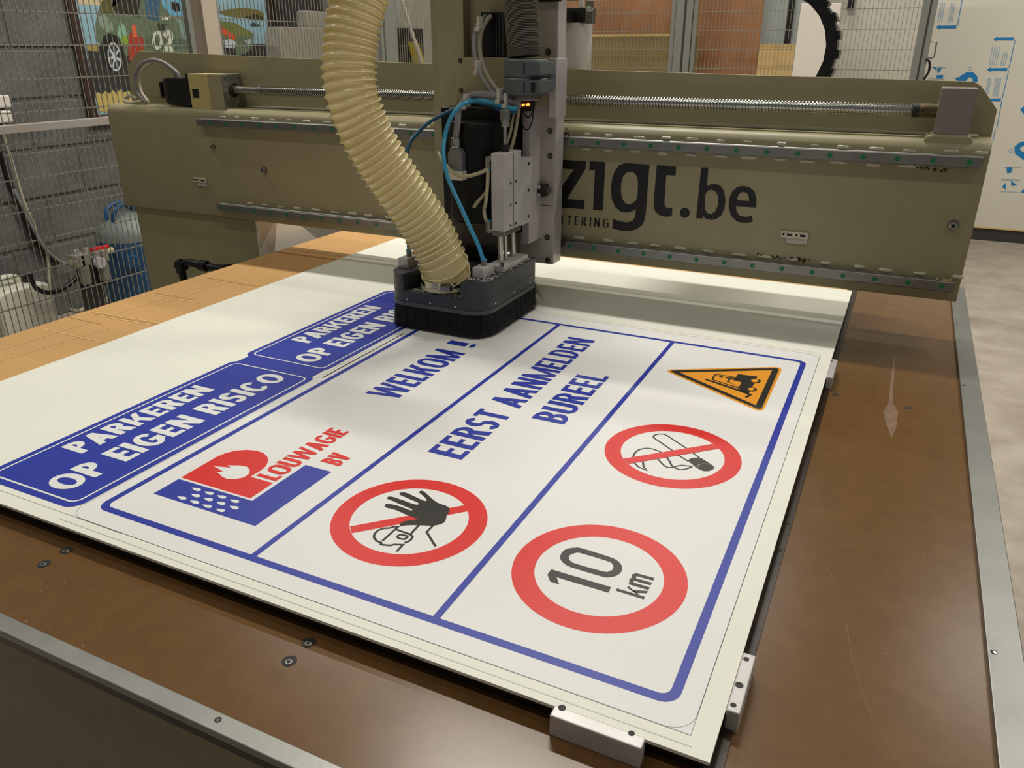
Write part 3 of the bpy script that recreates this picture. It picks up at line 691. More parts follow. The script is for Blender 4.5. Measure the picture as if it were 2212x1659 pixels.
# company lettering on the beam
za = Zm(1200, 330, .20796)
YL = YG - .0006
def face(pts, smooth=0):
    P = [U(*za(q), y=YL) for q in pts]
    if smooth: P = [Vector((p.x, YL, p.z)) for p in spline(P, smooth, True)]
    return P
m_logo = M('vinyl black', (18, 18, 18), .45)
def logo(nm, *loops): return MB().fill(loops).build(nm, m_logo, ga)
logo('letter', face([(-40, 66), (316, 88), (312, 168), (118, 482), (300, 495), (296, 586), (-40, 563), (-40, 500), (192, 172), (-40, 157)]))
logo('letter', face([(354, 88), (518, 97), (490, 600), (390, 595), (410, 184), (352, 180)]))
logo('letter', face([(720, 108), (848, 116), (976, 125), (960, 340), (940, 600), (930, 680), (900, 750), (850, 790), (780, 812), (700, 812), (592, 788), (598, 688), (660, 712), (740, 724), (795, 710), (825, 670), (835, 582), (800, 605), (740, 622), (680, 612), (620, 565), (585, 480), (574, 380), (585, 280), (615, 190), (660, 130)]),
     face([(775, 196), (815, 205), (845, 245), (857, 310), (852, 440), (840, 490), (800, 525), (760, 536), (720, 522), (690, 475), (678, 400), (682, 320), (700, 250), (735, 208)]))
logo('letter', face([(1052, 128), (1254, 142), (1246, 236), (1150, 232), (1130, 520), (1138, 560), (1165, 577), (1214, 570), (1208, 658), (1150, 664), (1080, 650), (1035, 610), (1020, 550), (1022, 480)]))
logo('letter', face([(1343 + 51 * math.cos(t * PI / 14), 624 + 52 * math.sin(t * PI / 14)) for t in range(28)]))
logo('letter', face([(1513, 154), (1588, 158), (1572, 350), (1610, 328), (1650, 322), (1710, 340), (1750, 400), (1766, 490), (1755, 580), (1720, 650), (1670, 690), (1610, 698), (1560, 684), (1534, 656), (1524, 684), (1460, 678)]),
     face([(1625, 384), (1665, 400), (1690, 460), (1686, 545), (1660, 610), (1615, 638), (1575, 625), (1550, 580), (1552, 470), (1560, 420), (1590, 390)]))
logo('letter', face([(1950, 345), (2010, 355), (2065, 400), (2088, 480), (2082, 570), (1875, 556), (1880, 610), (1910, 650), (1970, 668), (2042, 656), (2048, 718), (1960, 730), (1880, 712), (1820, 650), (1798, 560), (1805, 470), (1840, 395), (1890, 355)]),
     face([(1950, 405), (1990, 420), (2010, 460), (2008, 503), (1882, 494), (1895, 450), (1920, 415)]))
mb = MB()
for i, q in enumerate(lettering('TTERING', U(*za((50, 647)), y=YL), U(*za((46, 737)), y=YL), U(*za((550, 780)), y=YL), sx=.62, w=.12, h=.10, gap=.26)): mb.poly([(p.x, YL - i * 4e-6, p.z) for p in q])
mb.build('small_lettering', m_logo, ga, fix=False)
# left leg: recessed column with the light on its inner side painted as a white plate
XL = -1.588
MB().box((-2.09, 1.135, 0.0), (XL - .006, 1.32, ZG0)).build('leg', m_paintdk, ga, bevel=.004)
sp = [(1.132, 0.0), (1.132, ZG0 - .002), (U(650, 487, x=XL).y, U(650, 487, x=XL).z + .05), (1.335, ZG0 - .05), (1.42, .80), (1.42, 0.0)]
a = U(650, 487, x=XL); b_ = U(692, 520, x=XL)
sp = [(1.132, 0.0), (1.132, ZG0 - .002), (a.y, ZG0 - .002), (a.y, a.z), (b_.y + .01, b_.z - .01), (b_.y + .06, b_.z - .06), (b_.y + .06, 0.0)]
MB().prism(sp, 0, XL - .006, XL).build('lit_leg_side', m_whiteplate, ga)
MB().box((-2.09, 1.10, 0.0), (-1.92, 1.5, .12)).build('leg_foot', m_paintdk, ga, bevel=.004)
# right leg behind the table edge, hidden below the beam
MB().box((.275, 1.15, 0.0), (.40, 1.40, 1.10)).build('leg', m_paintdk, ga, bevel=.004) if False else None
MB().box((XG1 - .12, 1.14, T - .5), (XG1 - .0, 1.21, ZG0)).build('right_hanger', m_paintdk, ga) if False else None
# motor cable loops
def cable(name, pts, r, mat, parent, n=10, per=8):
    return MB().tube(spline(pts, per), r, n).build(name, mat, parent, smooth=True, angle=60)
def Uy(px, py, y): return U(px, py, y=y)
cable('motor_cable', [Uy(387, 170, 1.165), Uy(383, 158, 1.165), Uy(372, 148, 1.165), Uy(350, 134, 1.16), Uy(325, 130, 1.155), Uy(302, 142, 1.15), Uy(291, 168, 1.15), Uy(294, 195, 1.15), Uy(306, 212, 1.15), Uy(318, 222, 1.15)], .0055, m_cable, ga)
cable('motor_cable', [Uy(382, 170, 1.178), Uy(376, 155, 1.175), Uy(352, 138, 1.175), Uy(330, 134, 1.17), Uy(308, 152, 1.165), Uy(301, 178, 1.16), Uy(306, 200, 1.155), Uy(320, 219, 1.15)], .0045, m_cablew, ga)
cable('motor_cable', [Uy(320, 219, 1.15), Uy(300, 220, 1.16), Uy(280, 222, 1.17), Uy(268, 216, 1.18), Uy(280, 207, 1.19), Uy(296, 214, 1.19)], .005, m_cablew, ga)
# energy chain looping up behind the beam
ch = thing('energy_chain', (-.12, 1.35, 1.0), 'black plastic energy chain curving up behind the beam in front of white plate', 'cable chain')
cx_, cz_, cr_ = -.262, 1.395, .155
link = None
cp = [U(1762, 0, y=1.35), U(1800, 100, y=1.35), U(1772, 175, y=1.35)]
(x1_, z1_), (x2_, z2_), (x3_, z3_) = [(p.x, p.z) for p in cp]
den = 2 * (x1_ * (z2_ - z3_) + x2_ * (z3_ - z1_) + x3_ * (z1_ - z2_))
cx_ = ((x1_**2 + z1_**2) * (z2_ - z3_) + (x2_**2 + z2_**2) * (z3_ - z1_) + (x3_**2 + z3_**2) * (z1_ - z2_)) / den
cz_ = ((x1_**2 + z1_**2) * (x3_ - x2_) + (x2_**2 + z2_**2) * (x1_ - x3_) + (x3_**2 + z3_**2) * (x2_ - x1_)) / den
cr_ = math.hypot(x1_ - cx_, z1_ - cz_)
step = .034 / cr_
nl = int(PI / step) + 1
for i in range(nl + 26):
    if i < nl: a = -PI / 2 + (i + .5) * step; pos = (cx_ + cr_ * math.cos(a), 1.35, cz_ + cr_ * math.sin(a)); rot = -a
    else: a = PI / 2; j = i - nl; pos = (cx_ - .02 - (j if j < 18 else j - 18) * .034, 1.35, cz_ + (cr_ if j < 18 else -cr_)); rot = -a if j < 18 else PI / 2
    if link is None:
        lb = MB().box((-.013, -.028, -.0185), (.009, .028, .0185))
        link = lb.build('chain_link', m_blackpl, ch, bevel=.002); o = link
        MB().box((.008, -.030, -.0085), (.0155, .030, .0085)).build('cross_bar', m_blackpl, link)
        bar = link.children[0]
        o.location = pos; o.rotation_euler = (0, rot, 0)
    else:
        o = share(link, 'chain_link', ch, pos); o.rotation_euler = (0, rot, 0)
        c = bar.copy(); col.objects.link(c); c.parent = o; c.matrix_parent_inverse = Matrix.Identity(4)
bar.matrix_parent_inverse = Matrix.Identity(4)
# white panel standing between machine and fence
q0, q1, q2 = U(1711, 165, y=3.9), U(1731, 8, y=3.9), U(1818, 6, y=3.9)
wp = thing('plain_board', ((q1.x + q2.x) / 2, 3.9, 0), 'plain white board standing upright behind the energy chain', 'board')
MB().box((q1.x, 3.9, 0.0), (q2.x, 3.925, q1.z)).build('panel_face', m_whiteplate, wp, bevel=.002)
MB().box((q1.x - .01, 3.88, 0.0), (q2.x + .01, 3.98, .03)).build('panel_foot', m_fencepost, wp)
MB().box((-.5, YP + .004, 1.205), (-.02, 1.40, 1.213)).build('chain_tray', m_paint, ga)

# ---------------------------------------------------------------- spindle carriage
ca = thing('spindle_carriage', (-0.77, 1.06, T), 'spindle carriage with black motor and aluminium plates riding on the gantry', 'machine head')
m_raw = M('raw plate', (186, 178, 166), .45, .12, var=.08, vscale=10)
m_rawlight = M('raw plate edge', (206, 198, 200), .4, .4, var=.06, vscale=10)
XC0, XC1 = -0.925, -0.6175
MB().box((XC0, 1.048, .955), (-0.70, 1.085, 1.80)).build('back_plate', m_paint, ca, bevel=.0015)
rp = MB().box((-0.70, 1.040, .941), (XC1, 1.085, 1.80)).build('side_plate', m_raw, ca, bevel=.0012)
MB().box((XC1, 1.0412, .942), (XC1 + .0012, 1.084, 1.80)).build('lit_plate_edge', m_rawlight, rp)  # paler skin paints the light falling on the plate's right side
MB().box((-.70, 1.0394, 1.0735), (XC1 - .004, 1.0405, 1.0750)).build('plate_seam', m_rubber, rp)
# carriage bearing shoes on the rails
for zc_ in (1.2077, 0.9737):
    for x in (-.87, -.665):
        MB().box((x - .040, 1.083, zc_ - .022), (x + .040, 1.0994, zc_ + .022)).build('rail_bearing', m_steeldark, ca, bevel=.002)
# upper left slab, middle panel, front bracket plate and its flange
p = U(945, 60, y=1.02); q = U(1001, 60, y=1.02)
MB().box((p.x, 1.02, U(960, 235, y=1.02).z), (q.x, 1.048, 1.80)).build('side_slab', m_paint, ca, bevel=.0015)
a = U(1010, 124, y=.992); b = U(1187, 232, y=.992)
fp = MB().box((a.x - .03, .992, b.z), (b.x, 1.004, a.z)).build('front_plate', m_paint, ca, bevel=.001)
MB().box((a.x - .03, 1.004, b.z + .01), (a.x - .01, 1.05, a.z - .01)).build('plate_spacer', m_paint, ca)
MB().box((b.x - .02, 1.004, b.z + .01), (b.x - .002, 1.05, a.z - .01)).build('plate_spacer', m_paint, ca)
c = U(1187, 126, y=.985); d = U(1200, 255, y=.985)
MB().box((c.x, .985, d.z), (d.x, 1.042, c.z)).build('flange_strip', m_rawlight, ca, bevel=.0008)
def plate_bolt(px, py, y, r=.0052, parent=ca):
    p = U(px, py, y=y)
    o = MB().cyl((p.x, y, p.z), (p.x, y - .0006, p.z), r * 1.25, 16).build('plate_bolt', m_rubber, parent)
    MB().cyl((p.x, y - .0004, p.z), (p.x, y - .003, p.z), r * .85, 16).build('bolt_head', m_steeldark, o, bevel=.0006)
    MB().cyl((p.x, y - .0028, p.z), (p.x, y - .0034, p.z), r * .4, 6).build('hex_socket', m_rubber, o)
for q in [(1153, 282), (1188, 283), (1150, 338), (1188, 337), (1163, 445), (1149, 511), (1182, 513), (1183, 562), (1184, 112)]: plate_bolt(q[0], q[1], 1.040)
for q in [(994, 131), (996, 195)]: plate_bolt(q[0], q[1], .992, .0042)
# black cable stop on the side plate
p = U(1174, 410, y=1.035)
sb_ = MB().box((p.x - .012, 1.018, p.z - .013), (p.x + .010, 1.040, p.z + .013)).build('end_stop', m_blackpl, ca, bevel=.002)
for dz in (.0085, -.0085): MB().cyl((p.x - .003, 1.019, p.z + dz), (p.x - .003, 1.0155, p.z + dz), .0045, 12).build('stop_screw', m_steel, sb_, bevel=.0008)
MB().cyl((p.x + .008, 1.03, p.z), (p.x + .019, 1.03, p.z), .006, 12).build('stop_plunger', m_steeldark, sb_)
# black lift motor in the window of the upper plate
a = U(1038, 26, y=1.012); b = U(1094, 123, y=1.012)
lm = MB().box((a.x, 1.012, b.z), (b.x + .02, 1.05, a.z)).build('lift_motor', m_spindle, ca, bevel=.002)
for px in (1072, 1079, 1086):
    p0 = U(px, 28, y=1.011); MB().box((p0.x - .0012, 1.0108, b.z), (p0.x + .0012, 1.013, a.z - .001)).build('motor_rib', M('motor rib', (70, 74, 86), .3, .5), lm)
for px in (1050, 1061):
    p0 = U(px, 34, y=1.011); MB().cyl((p0.x, 1.013, p0.z), (p0.x, 1.002, p0.z), .0065, 14).build('cable_grommet', m_blackpl, lm)
# spindle: mounting block, round motor body, collar and nose
MB().box((-.842, .938, 1.02), (-.672, 1.048, 1.284)).build('spindle_block', m_spindle, ca, bevel=.004)
SXc, SYc = -.738, .915
so = MB().cyl((SXc, SYc, 1.06), (SXc, SYc, 1.262), .062, 40).build('spindle_motor', m_spindle, ca, smooth=True, bevel=.003)
so2 = MB().cyl((SXc, SYc, 1.012), (SXc, SYc, 1.06), .060, 40, .062).build('spindle_collar', M('grimy steel', (72, 66, 54), .5, .3, var=.35, vscale=30), ca, smooth=True, bevel=.002)
MB().cyl((SXc, SYc, .9765), (SXc, SYc, 1.012), .047, 36).build('spindle_nose', m_spindle, ca, smooth=True)
# spindle power plug
pb = U(990, 372, y=.852); pt = U(990, 318, y=.852)
mb = MB(); mb.prism([(pb.x - .017, pb.z), (pb.x + .017, pb.z), (pb.x + .017, pt.z - .012), (pb.x + .010, pt.z), (pb.x - .010, pt.z), (pb.x - .017, pt.z - .012)], 1, .838, .868)
pg = mb.build('power_plug', M('plug grey', (128, 130, 134), .4, .3), ca, bevel=.003)
MB().cyl((pb.x, .846, pt.z), (pb.x, .846, pt.z + .020), .0105, 16).build('plug_gland', m_steel, pg, bevel=.002)
MB().box((pb.x - .019, .835, pb.z - .014), (pb.x + .019, .872, pb.z + .004)).build('plug_latch', m_whiteplate, pg, bevel=.002)
# guided air cylinder on the right of the spindle
AX0, AX1, AY0, AY1, AZ0, AZ1 = -.670, -.640, .838, .917, 1.043, 1.208
ac = MB().box((AX0, AY0, AZ0 + .010), (AX1, AY1, AZ1)).build('air_cylinder', m_alulight, ca, bevel=.0012)
MB().box((AX0, AY0, AZ0), (AX1, AY1, AZ0 + .0095)).build('cylinder_end_cap', m_alu, ac, bevel=.001)
MB().box((AX1 - .001, .8775, AZ0 + .012), (AX1 + .0004, .8805, AZ1 - .002)).build('cylinder_slot', M('slot grey', (86, 86, 88), .5), ac)
for yy, zz in ((.866, 1.148), (.866, 1.104), (.866, 1.062), (.891, 1.148), (.891, 1.104), (.891, 1.062)):
    MB().cyl((AX1, yy, zz), (AX1 + .0006, yy, zz), .0028, 12).build('cylinder_hole', m_rubber, ac)
MB().box((AX0 + .004, AY1, 1.050), (AX1 - .002, .974, 1.188)).build('cylinder_mount', m_alulight, ca, bevel=.001)
for zz in (1.175, 1.12, 1.064): MB().cyl((AX1 - .002, .958, zz), (AX1 - .0012, .958, zz), .0034, 12).build('mount_hole', m_rubber, ca)
MB().box((AX0 + .006, .974, 1.00), (AX1 - .008, 1.042, 1.30)).build('mount_rail', m_rawlight, ca)
for px, r in ((1081, .0062), (1092.5, .0036), (1108, .0060)):
    p = U(px, 540, x=-.655); MB().cyl((-.655, p.y, .9868), (-.655, p.y, AZ0 + .002), r, 16).build('guide_rod', m_steel, ca, smooth=True)
p = U(1091, 300, x=-.655); 
MB().cyl((-.655, p.y, AZ1), (-.655, p.y, AZ1 + .014), .0085, 16).build('rod_seal', m_rubber, ca)
MB().cyl((-.655, p.y, AZ1), (-.655, p.y, AZ1 + .062), .0042, 12).build('piston_rod', m_steel, ca, smooth=True)
nz = AZ1 + .048
MB().cyl((-.655, p.y, nz), (-.655, p.y, nz + .012), .009, 18).build('rod_nut', m_steel, ca, bevel=.001)
MB().cyl((-.655, p.y, nz + .012), (-.655, p.y, nz + .032), .0112, 6).build('rod_nut', m_alu, ca, bevel=.001)
for zz, up in ((1.197, -1), (1.052, 1)):
    f1 = MB().cyl((AX0, AY0 + .006, zz), (AX0 - .008, AY0 + .002, zz), .0055, 12).build('air_fitting', m_steeldark, ca, bevel=.001)
    MB().cyl((AX0 - .008, AY0 + .002, zz + .004 * -up), (AX0 - .008, AY0 + .002, zz + .020 * up), .0058, 14).build('fitting_body', m_alu, f1, bevel=.001)
    MB().cyl((AX0 - .008, AY0 + .002, zz + .020 * up), (AX0 - .008, AY0 + .002, zz + .022 * up), .0062, 14).build('fitting_collar', m_blue_tube, f1)
# sensor lights below the conduit
for px, py in ((1131, 227), (1141, 226)):
    p = U(px, py, y=.965); MB().cyl((p.x, .967, p.z), (p.x, .961, p.z), .0026, 10).build('sensor_light', M('amber led', (255, 110, 30), .4, emit=(1.0, .22, .03, 4.0)), ca)
MB().box((U(1128, 226, y=.967).x, .967, U(1128, 240, y=.967).z), (U(1146, 226, y=.967).x, .99, U(1128, 215, y=.967).z)).build('sensor_body', m_blackpl, ca, bevel=.001)
# white reservoir hanging behind the plate
p = U(1238, 100, y=1.275); q = U(1276, 100, y=1.275); rr = q.x - p.x
rv = MB().cyl((p.x, 1.275, 1.28), (p.x, 1.275, U(1240, 50, y=1.275).z), rr, 32).build('white_reservoir', M('milky plastic', (214, 208, 200), .3, sss=.15), ca, smooth=True)
MB().cyl((p.x, 1.275, 1.27), (p.x, 1.275, 1.356), rr * 1.0, 32, rr * .94).build('reservoir_base', MATS['milky plastic'], rv, smooth=True)
a = U(1215, 50, y=1.24); b = U(1264, 16, y=1.24)
bk = MB().box((a.x, 1.24, a.z), (b.x, 1.31, b.z)).build('reservoir_bracket', m_blackpl, ca, bevel=.002)
a = U(1263, 51, y=1.238); b = U(1280, 33, y=1.238)
MB().box((a.x, 1.238, a.z), (b.x, 1.244, b.z + .03)).build('bracket_ear', m_steeldark, bk, bevel=.001)
MB().cyl((b.x - .006, 1.238, b.z + .012), (b.x - .006, 1.226, b.z + .012), .007, 14).build('bracket_knob', m_steel, bk, bevel=.002)
a = U(1256, 10, y=1.25); MB().box((a.x - .006, 1.25, a.z - .006), (a.x + .004, 1.256, 1.75)).build('bracket_post', m_whiteplate, bk)
MB().box((XC1 - .10, 1.085, 1.455), (XC1 - .04, 1.25, 1.475)).build('reservoir_arm', m_blackpl, ca)
p = U(1215, 3, y=1.03); MB().box((p.x - .10, 1.03, p.z), (p.x - .004, 1.036, p.z + .05)).build('cover_strip', m_blackpl, ca)

# ---------------------------------------------------------------- dust shoe
ds = thing('dust_shoe', (-.737, .84, T), 'charcoal dust shoe with a black bristle skirt standing on the sheet', 'dust shoe')
HX0, HX1, HY0, HY1, HZ0, HZ1, HZM = -.852, -.622, .712, .962, .914, .975, .942
def shoe_outline(g):
    return arcpts(HX1 - .042, HY0 + .042, .042 + g, .042 + g, -90, 0, 8) + arcpts(HX1 - .012, HY1 - .012, .012 + g, .012 + g, 0, 90, 5) + arcpts(HX0 + .012, HY1 - .012, .012 + g, .012 + g, 90, 180, 5) + arcpts(HX0 + .042, HY0 + .042, .042 + g, .042 + g, 180, 270, 8)
MB().prism(shoe_outline(0), 2, HZ0, HZM).build('housing', m_shoe, ds, smooth=True, bevel=.001)
nx0, nx1, ny = -.800, -.676, .808
up = arcpts(HX1 - .042, HY0 + .042, .042, .042, -90, 0, 8) + arcpts(HX1 - .012, HY1 - .012, .012, .012, 0, 90, 4) + arcpts(HX0 + .012, HY1 - .012, .012, .012, 90, 180, 4) + arcpts(HX0 + .042, HY0 + .042, .042, .042, 180, 270, 8)
up += [(nx0 - .012, HY0)] + [(nx0 + .0, ny - .05)] + arcpts((nx0 + nx1) / 2, .768, (nx1 - nx0) / 2, .060, 180, 0, 12) + [(nx1, HY0)]
MB().prism(up, 2, HZM, HZ1).build('housing_top', m_shoe, ds)
MB().prism(shoe_outline(.0015), 2, HZ0 - .004, HZ0 + .004).build('brush_clamp', M('clamp grey', (74, 74, 76), .45), ds, smooth=True)
MB().prism(shoe_outline(-.004), 2, T + .012, HZ0).build('brush_core', m_bristle, ds)
# bristles
pr = shoe_outline(-.0015); per = []
for i in range(len(pr)):
    a = Vector(pr[i]); b = Vector(pr[(i + 1) % len(pr)]); per.append(((b - a).length, a, b))
tot = sum(e[0] for e in per)
br = MB()
def bristle(base, out, n_, ln, w, zt, zb):
    t = Vector((-out.y, out.x)); tip = base + out * ln + t * n_
    v = [(base.x - t.x * w, base.y - t.y * w, zt), (base.x + t.x * w, base.y + t.y * w, zt), (base.x + out.x * w, base.y + out.y * w, zt), (tip.x - t.x * w * .5, tip.y - t.y * w * .5, zb), (tip.x + t.x * w * .5, tip.y + t.y * w * .5, zb)]
    br.add(v, [(0, 1, 4, 3), (1, 2, 4), (2, 0, 3), (2, 3, 4)])
NB = 5200
for i in range(NB):
    s_ = random.random() * tot
    for e in per:
        if s_ <= e[0]: break
        s_ -= e[0]
    a, b = e[1], e[2]; pp = a + (b - a) * (s_ / max(e[0], 1e-6)); dd = (b - a).normalized(); out = Vector((dd.y, -dd.x))
    inset = random.uniform(0, .005)
    bristle(pp - out * inset, out, random.gauss(0, .0022), random.uniform(.001, .010) , random.uniform(.0003, .0006), HZ0, T + random.uniform(.0003, .005))
tag(br.build('bristles', m_bristle, ds, fix=False), kind='stuff')
br = MB()
for i in range(26):
    bristle(Vector((HX1, HY1 - .012)), Vector((1, .2)).normalized(), random.uniform(-.012, .02), random.uniform(.006, .032), .0004, HZ0 + random.uniform(-.01, .006), T + random.uniform(.01, .045))
tag(br.build('stray_bristles', m_bristle, ds, fix=False), kind='stuff')
for px, py in [(880, 647), (930, 655), (984, 663)]:
    p = U(px, py, y=HY0); MB().cyl((p.x, HY0, p.z), (p.x, HY0 - .0012, p.z), .0026, 12).build('housing_screw', m_steel, ds, bevel=.0005)
for px, py in [(1070, 654), (1110, 630), (1145, 609)]:
    p = U(px, py, x=HX1); MB().cyl((HX1, p.y, p.z), (HX1 + .0012, p.y, p.z), .0026, 12).build('housing_screw', m_steel, ds, bevel=.0005)
# foot of the guide rods
ft = MB().box((-.672, .818, HZ1), (-.632, .936, HZ1 + .0115)).build('foot_plate', m_alulight, ds, bevel=.001)
p = U(1084, 571, y=.818); MB().cyl((p.x, .818, p.z), (p.x, .8165, p.z), .0048, 14).build('foot_screw', m_rubber, ft); MB().cyl((p.x, .8165, p.z), (p.x, .816, p.z), .0028, 12).build('foot_screw_head', m_steel, ft)
for nm, x0, x1 in (('a', -.850, -.826), ('b', -.672, -.647)):
    e_ = MB().box((x0, .756, HZ1), (x1, .804, HZ1 + .020)).build('air_block', m_alulight, ds, bevel=.0008)
    MB().cyl(((x0 + x1) / 2, .782, HZ1 + .020), ((x0 + x1) / 2, .782, HZ1 + .030), .0058, 12).build('block_fitting', m_steeldark, e_, bevel=.001)
    MB().cyl(((x0 + x1) / 2, .782, HZ1 + .030), ((x0 + x1) / 2, .782, HZ1 + .033), .0066, 12).build('fitting_collar', m_blue_tube, e_)
# white swarf on top
sw_ = MB()
for i in range(1100):
    if i < 860: x, y = random.uniform(-.672, HX1 - .003), random.uniform(.735, .955)
    else: x, y = random.uniform(HX0 + .01, -.80), random.uniform(.75, .86)
    if i % 5 == 0: x, y, = random.uniform(nx0, nx1), random.uniform(HY0 + .002, HY0 + .02)
    z = HZM if i % 5 == 0 else HZ1
    s_ = random.uniform(.0008, .0030); a = random.uniform(0, 6.3)
    sw_.add([(x + s_ * math.cos(a), y + s_ * math.sin(a), z + .0005), (x + s_ * .5 * math.cos(a + 2), y + s_ * .5 * math.sin(a + 2), z + .0016), (x - s_ * math.cos(a), y - s_ * math.sin(a), z + .0006)], [(0, 1, 2)])
tag(sw_.build('swarf', M('swarf white', (224, 220, 206), .6), ds, fix=False), kind='stuff')

# ---------------------------------------------------------------- dust hose
def UD(px, py, d):
    a, b = (px - W / 2) / F, (py - H / 2) / F
    return CAM + (R[0] * a + R[1] * b + R[2]) * d
ho = thing('dust_hose', (-.735, .765, HZM), 'thick cream ribbed extraction hose rising from the dust shoe', 'hose')
base = Vector((-.738, .765, HZM + .003)); dq = (base - CAM).dot(R[2])
hp = [base, base + Vector((0, -.001, .022)), UD(958, 568, dq - .035), UD(936, 520, dq - .055), UD(902, 463, dq - .085), UD(862, 407, dq - .115), UD(822, 346, dq - .145), UD(786, 281, dq - .175), UD(762, 212, dq - .20), UD(754, 150, dq - .215), UD(757, 90, dq - .225), UD(770, 20, dq - .235), UD(792, -50, dq - .24), UD(826, -130, dq - .24), UD(872, -220, dq - .24)]
cv = spline(hp, 60)
# resample by length
acc = [0.0]
for i in range(1, len(cv)): acc.append(acc[-1] + (cv[i] - cv[i - 1]).length)
def at_len(s_):
    import bisect
    i = min(max(bisect.bisect(acc, s_), 1), len(acc) - 1); t = (s_ - acc[i - 1]) / max(acc[i] - acc[i - 1], 1e-9); return cv[i - 1].lerp(cv[i], t)
Lh = acc[-1]; pit = .0138; sub = 10; nst = int(Lh / pit * sub); r0 = .0495
path = [at_len(Lh * i / nst) for i in range(nst + 1)]
def hr(i, th):
    f_ = ((i / sub) - th / (2 * PI)) % 1.0
    return r0 - .0044 * math.sin(PI * f_) ** .8
body = MB().tube(path, hr, 40, cap=False).build('hose_wall', m_hose, ho, smooth=True, angle=80)
# helical wire rib in the crests
fr = []; P_ = path; u = None; nth = 24
tg = [(P_[min(i + 1, nst)] - P_[max(i - 1, 0)]).normalized() for i in range(nst + 1)]
u = tg[0].orthogonal().normalized(); us = []
for i in range(nst + 1):
    u = (u - tg[i] * u.dot(tg[i])).normalized(); us.append(u.copy())
turns = Lh / pit; hel = []
for j in range(int(turns * nth)):
    tt = j / nth; s_ = tt * sub; i = min(int(s_), nst - 1); f_ = s_ - i
    c_ = P_[i].lerp(P_[i + 1], f_); uu = us[i].lerp(us[i + 1], f_).normalized(); ww = tg[i].cross(uu); th = 2 * PI * (tt % 1)
    hel.append(c_ + (uu * math.cos(th) + ww * math.sin(th)) * (r0 + .0004))
MB().tube(hel, .0012, 5).build('hose_rib', m_hoserib, ho, smooth=True, angle=80)
d0 = (path[12] - path[0]).normalized()
cl = MB().cyl(base + d0 * .008, base + d0 * .020, r0 + .0022, 40, cap=False).build('hose_clamp', M('clamp steel', (176, 168, 150), .25, 1.0), ho, smooth=True)
p = U(975, 607, y=.72); MB().box((base.x + .016, base.y - r0 - .008, base.z + .008), (base.x + .040, base.y - r0 + .006, base.z + .019)).build('clamp_screw', m_steeldark, cl, bevel=.002)
MB().cyl(base, base + d0 * .008, r0 + .003, 40).build('hose_collar', m_tubeclear, ho, smooth=True)

# ---------------------------------------------------------------- conduit, cables and tubes on the carriage
co = thing('cable_conduit', (-.655, .95, 1.34), 'grey ribbed conduit entering two clamp rings on the carriage', 'conduit')
c0, c1 = U(1120, -60, y=.955), U(1133, 122, y=.945)
n_r = 150; dcc = c0 - c1; cc_ = spline([c1, c1.lerp(c0, .5), c0, c0 + dcc * .6 + Vector((-.01, -.02, 0)), c0 + dcc * 1.2 + Vector((-.04, -.08, 0)), c0 + dcc * 1.6 + Vector((-.09, -.18, 0))], n_r * 4 // 5)
path = cc_[::-1]
MB().tube(path, lambda i, th: .0338 if i % 4 in (1, 2) else .0285, 28).build('ribbed_sleeve', m_conduit, co, smooth=True, angle=40)
def glandring(py, h, r):
    c = U(1137, py, y=.945); o = MB().cyl((c.x, .945, c.z), (c.x, .945, c.z - h), r, 32).build('clamp_ring', m_gland, co, smooth=True, bevel=.003)
    MB().box((c.x + r * .15, .945 - r * .95, c.z - h * .85), (c.x + r * 1.08, .975, c.z - h * .12)).build('clamp_lug', m_gland, o, bevel=.002)
    MB().box((c.x + r * .30, .945 - r * .96, c.z - h * .8), (c.x + r * .36, .92, c.z - h * .2)).build('lug_slot', m_rubber, o)
    return c, o
g1, _ = glandring(127, .034, .045); g2, o2 = glandring(167, .033, .045)
MB().box((g2.x + .030, .9015, g2.z - .026), (g2.x + .039, .9025, g2.z - .008)).build('lug_mark', m_rubber, o2)
MB().cyl((g1.x, .945, g1.z - .03), (g1.x, .945, g2.z + .004), .038, 24).build('conduit_neck', m_gland, co)
MB().tube([(g2.x, .945, g2.z - .030 - i * .0012) for i in range(12)], lambda i, th: .031 if i % 4 < 2 else .0285, 24).build('conduit_end', m_conduit, co, smooth=True)
def tube_thing(name, label, cat, pts, r, mat, group=None):
    P = [q if isinstance(q, Vector) else U(q[0], q[1], y=q[2]) for q in pts]
    o = MB().tube(spline(P, 8), r, 10).build(name, mat, None, smooth=True, angle=70)
    return tag(o, label, cat, group)
tube_thing('air_tube', 'bright blue air tube bending down to the block beside the hose', 'tube', [(1118, 235, .915), (1090, 231, .908), (1062, 221, .90), (1030, 217, .882), (1000, 225, .845), (976, 250, .825), (962, 290, .82), (958, 335, .80), (968, 385, .79), (990, 435, .785), (1015, 490, .78), (1033, 530, .78), (1042, 556, .782), Vector((-.6595, .782, HZ1 + .034))], .0042, m_blue_tube, 'blue air tubes')
tube_thing('air_tube', 'darker blue air tube dipping behind the cream hose', 'tube', [(1116, 241, .925), (1086, 239, .921), (1050, 226, .922), (1010, 223, .93), (970, 241, .92), (930, 262, .90), (900, 290, .88), (882, 318, .86), (871, 400, .82), (868, 480, .79), Vector((-.840, .782, HZ1 + .075)), Vector((-.838, .782, HZ1 + .034))], .0040, M('tube deep blue', (34, 96, 128), .3, coat=.3), 'blue air tubes')
tube_thing('power_cable', 'thick grey cable arching from the power plug to the conduit', 'cable', [Vector((pb.x, .846, pt.z + .0205)), (988, 270, .844), (991, 242, .855), (1006, 214, .878), (1035, 203, .89), (1070, 207, .905), (1105, 219, .92), (1112, 222, .922), (1124, 221, .926)], .0066, m_cable)
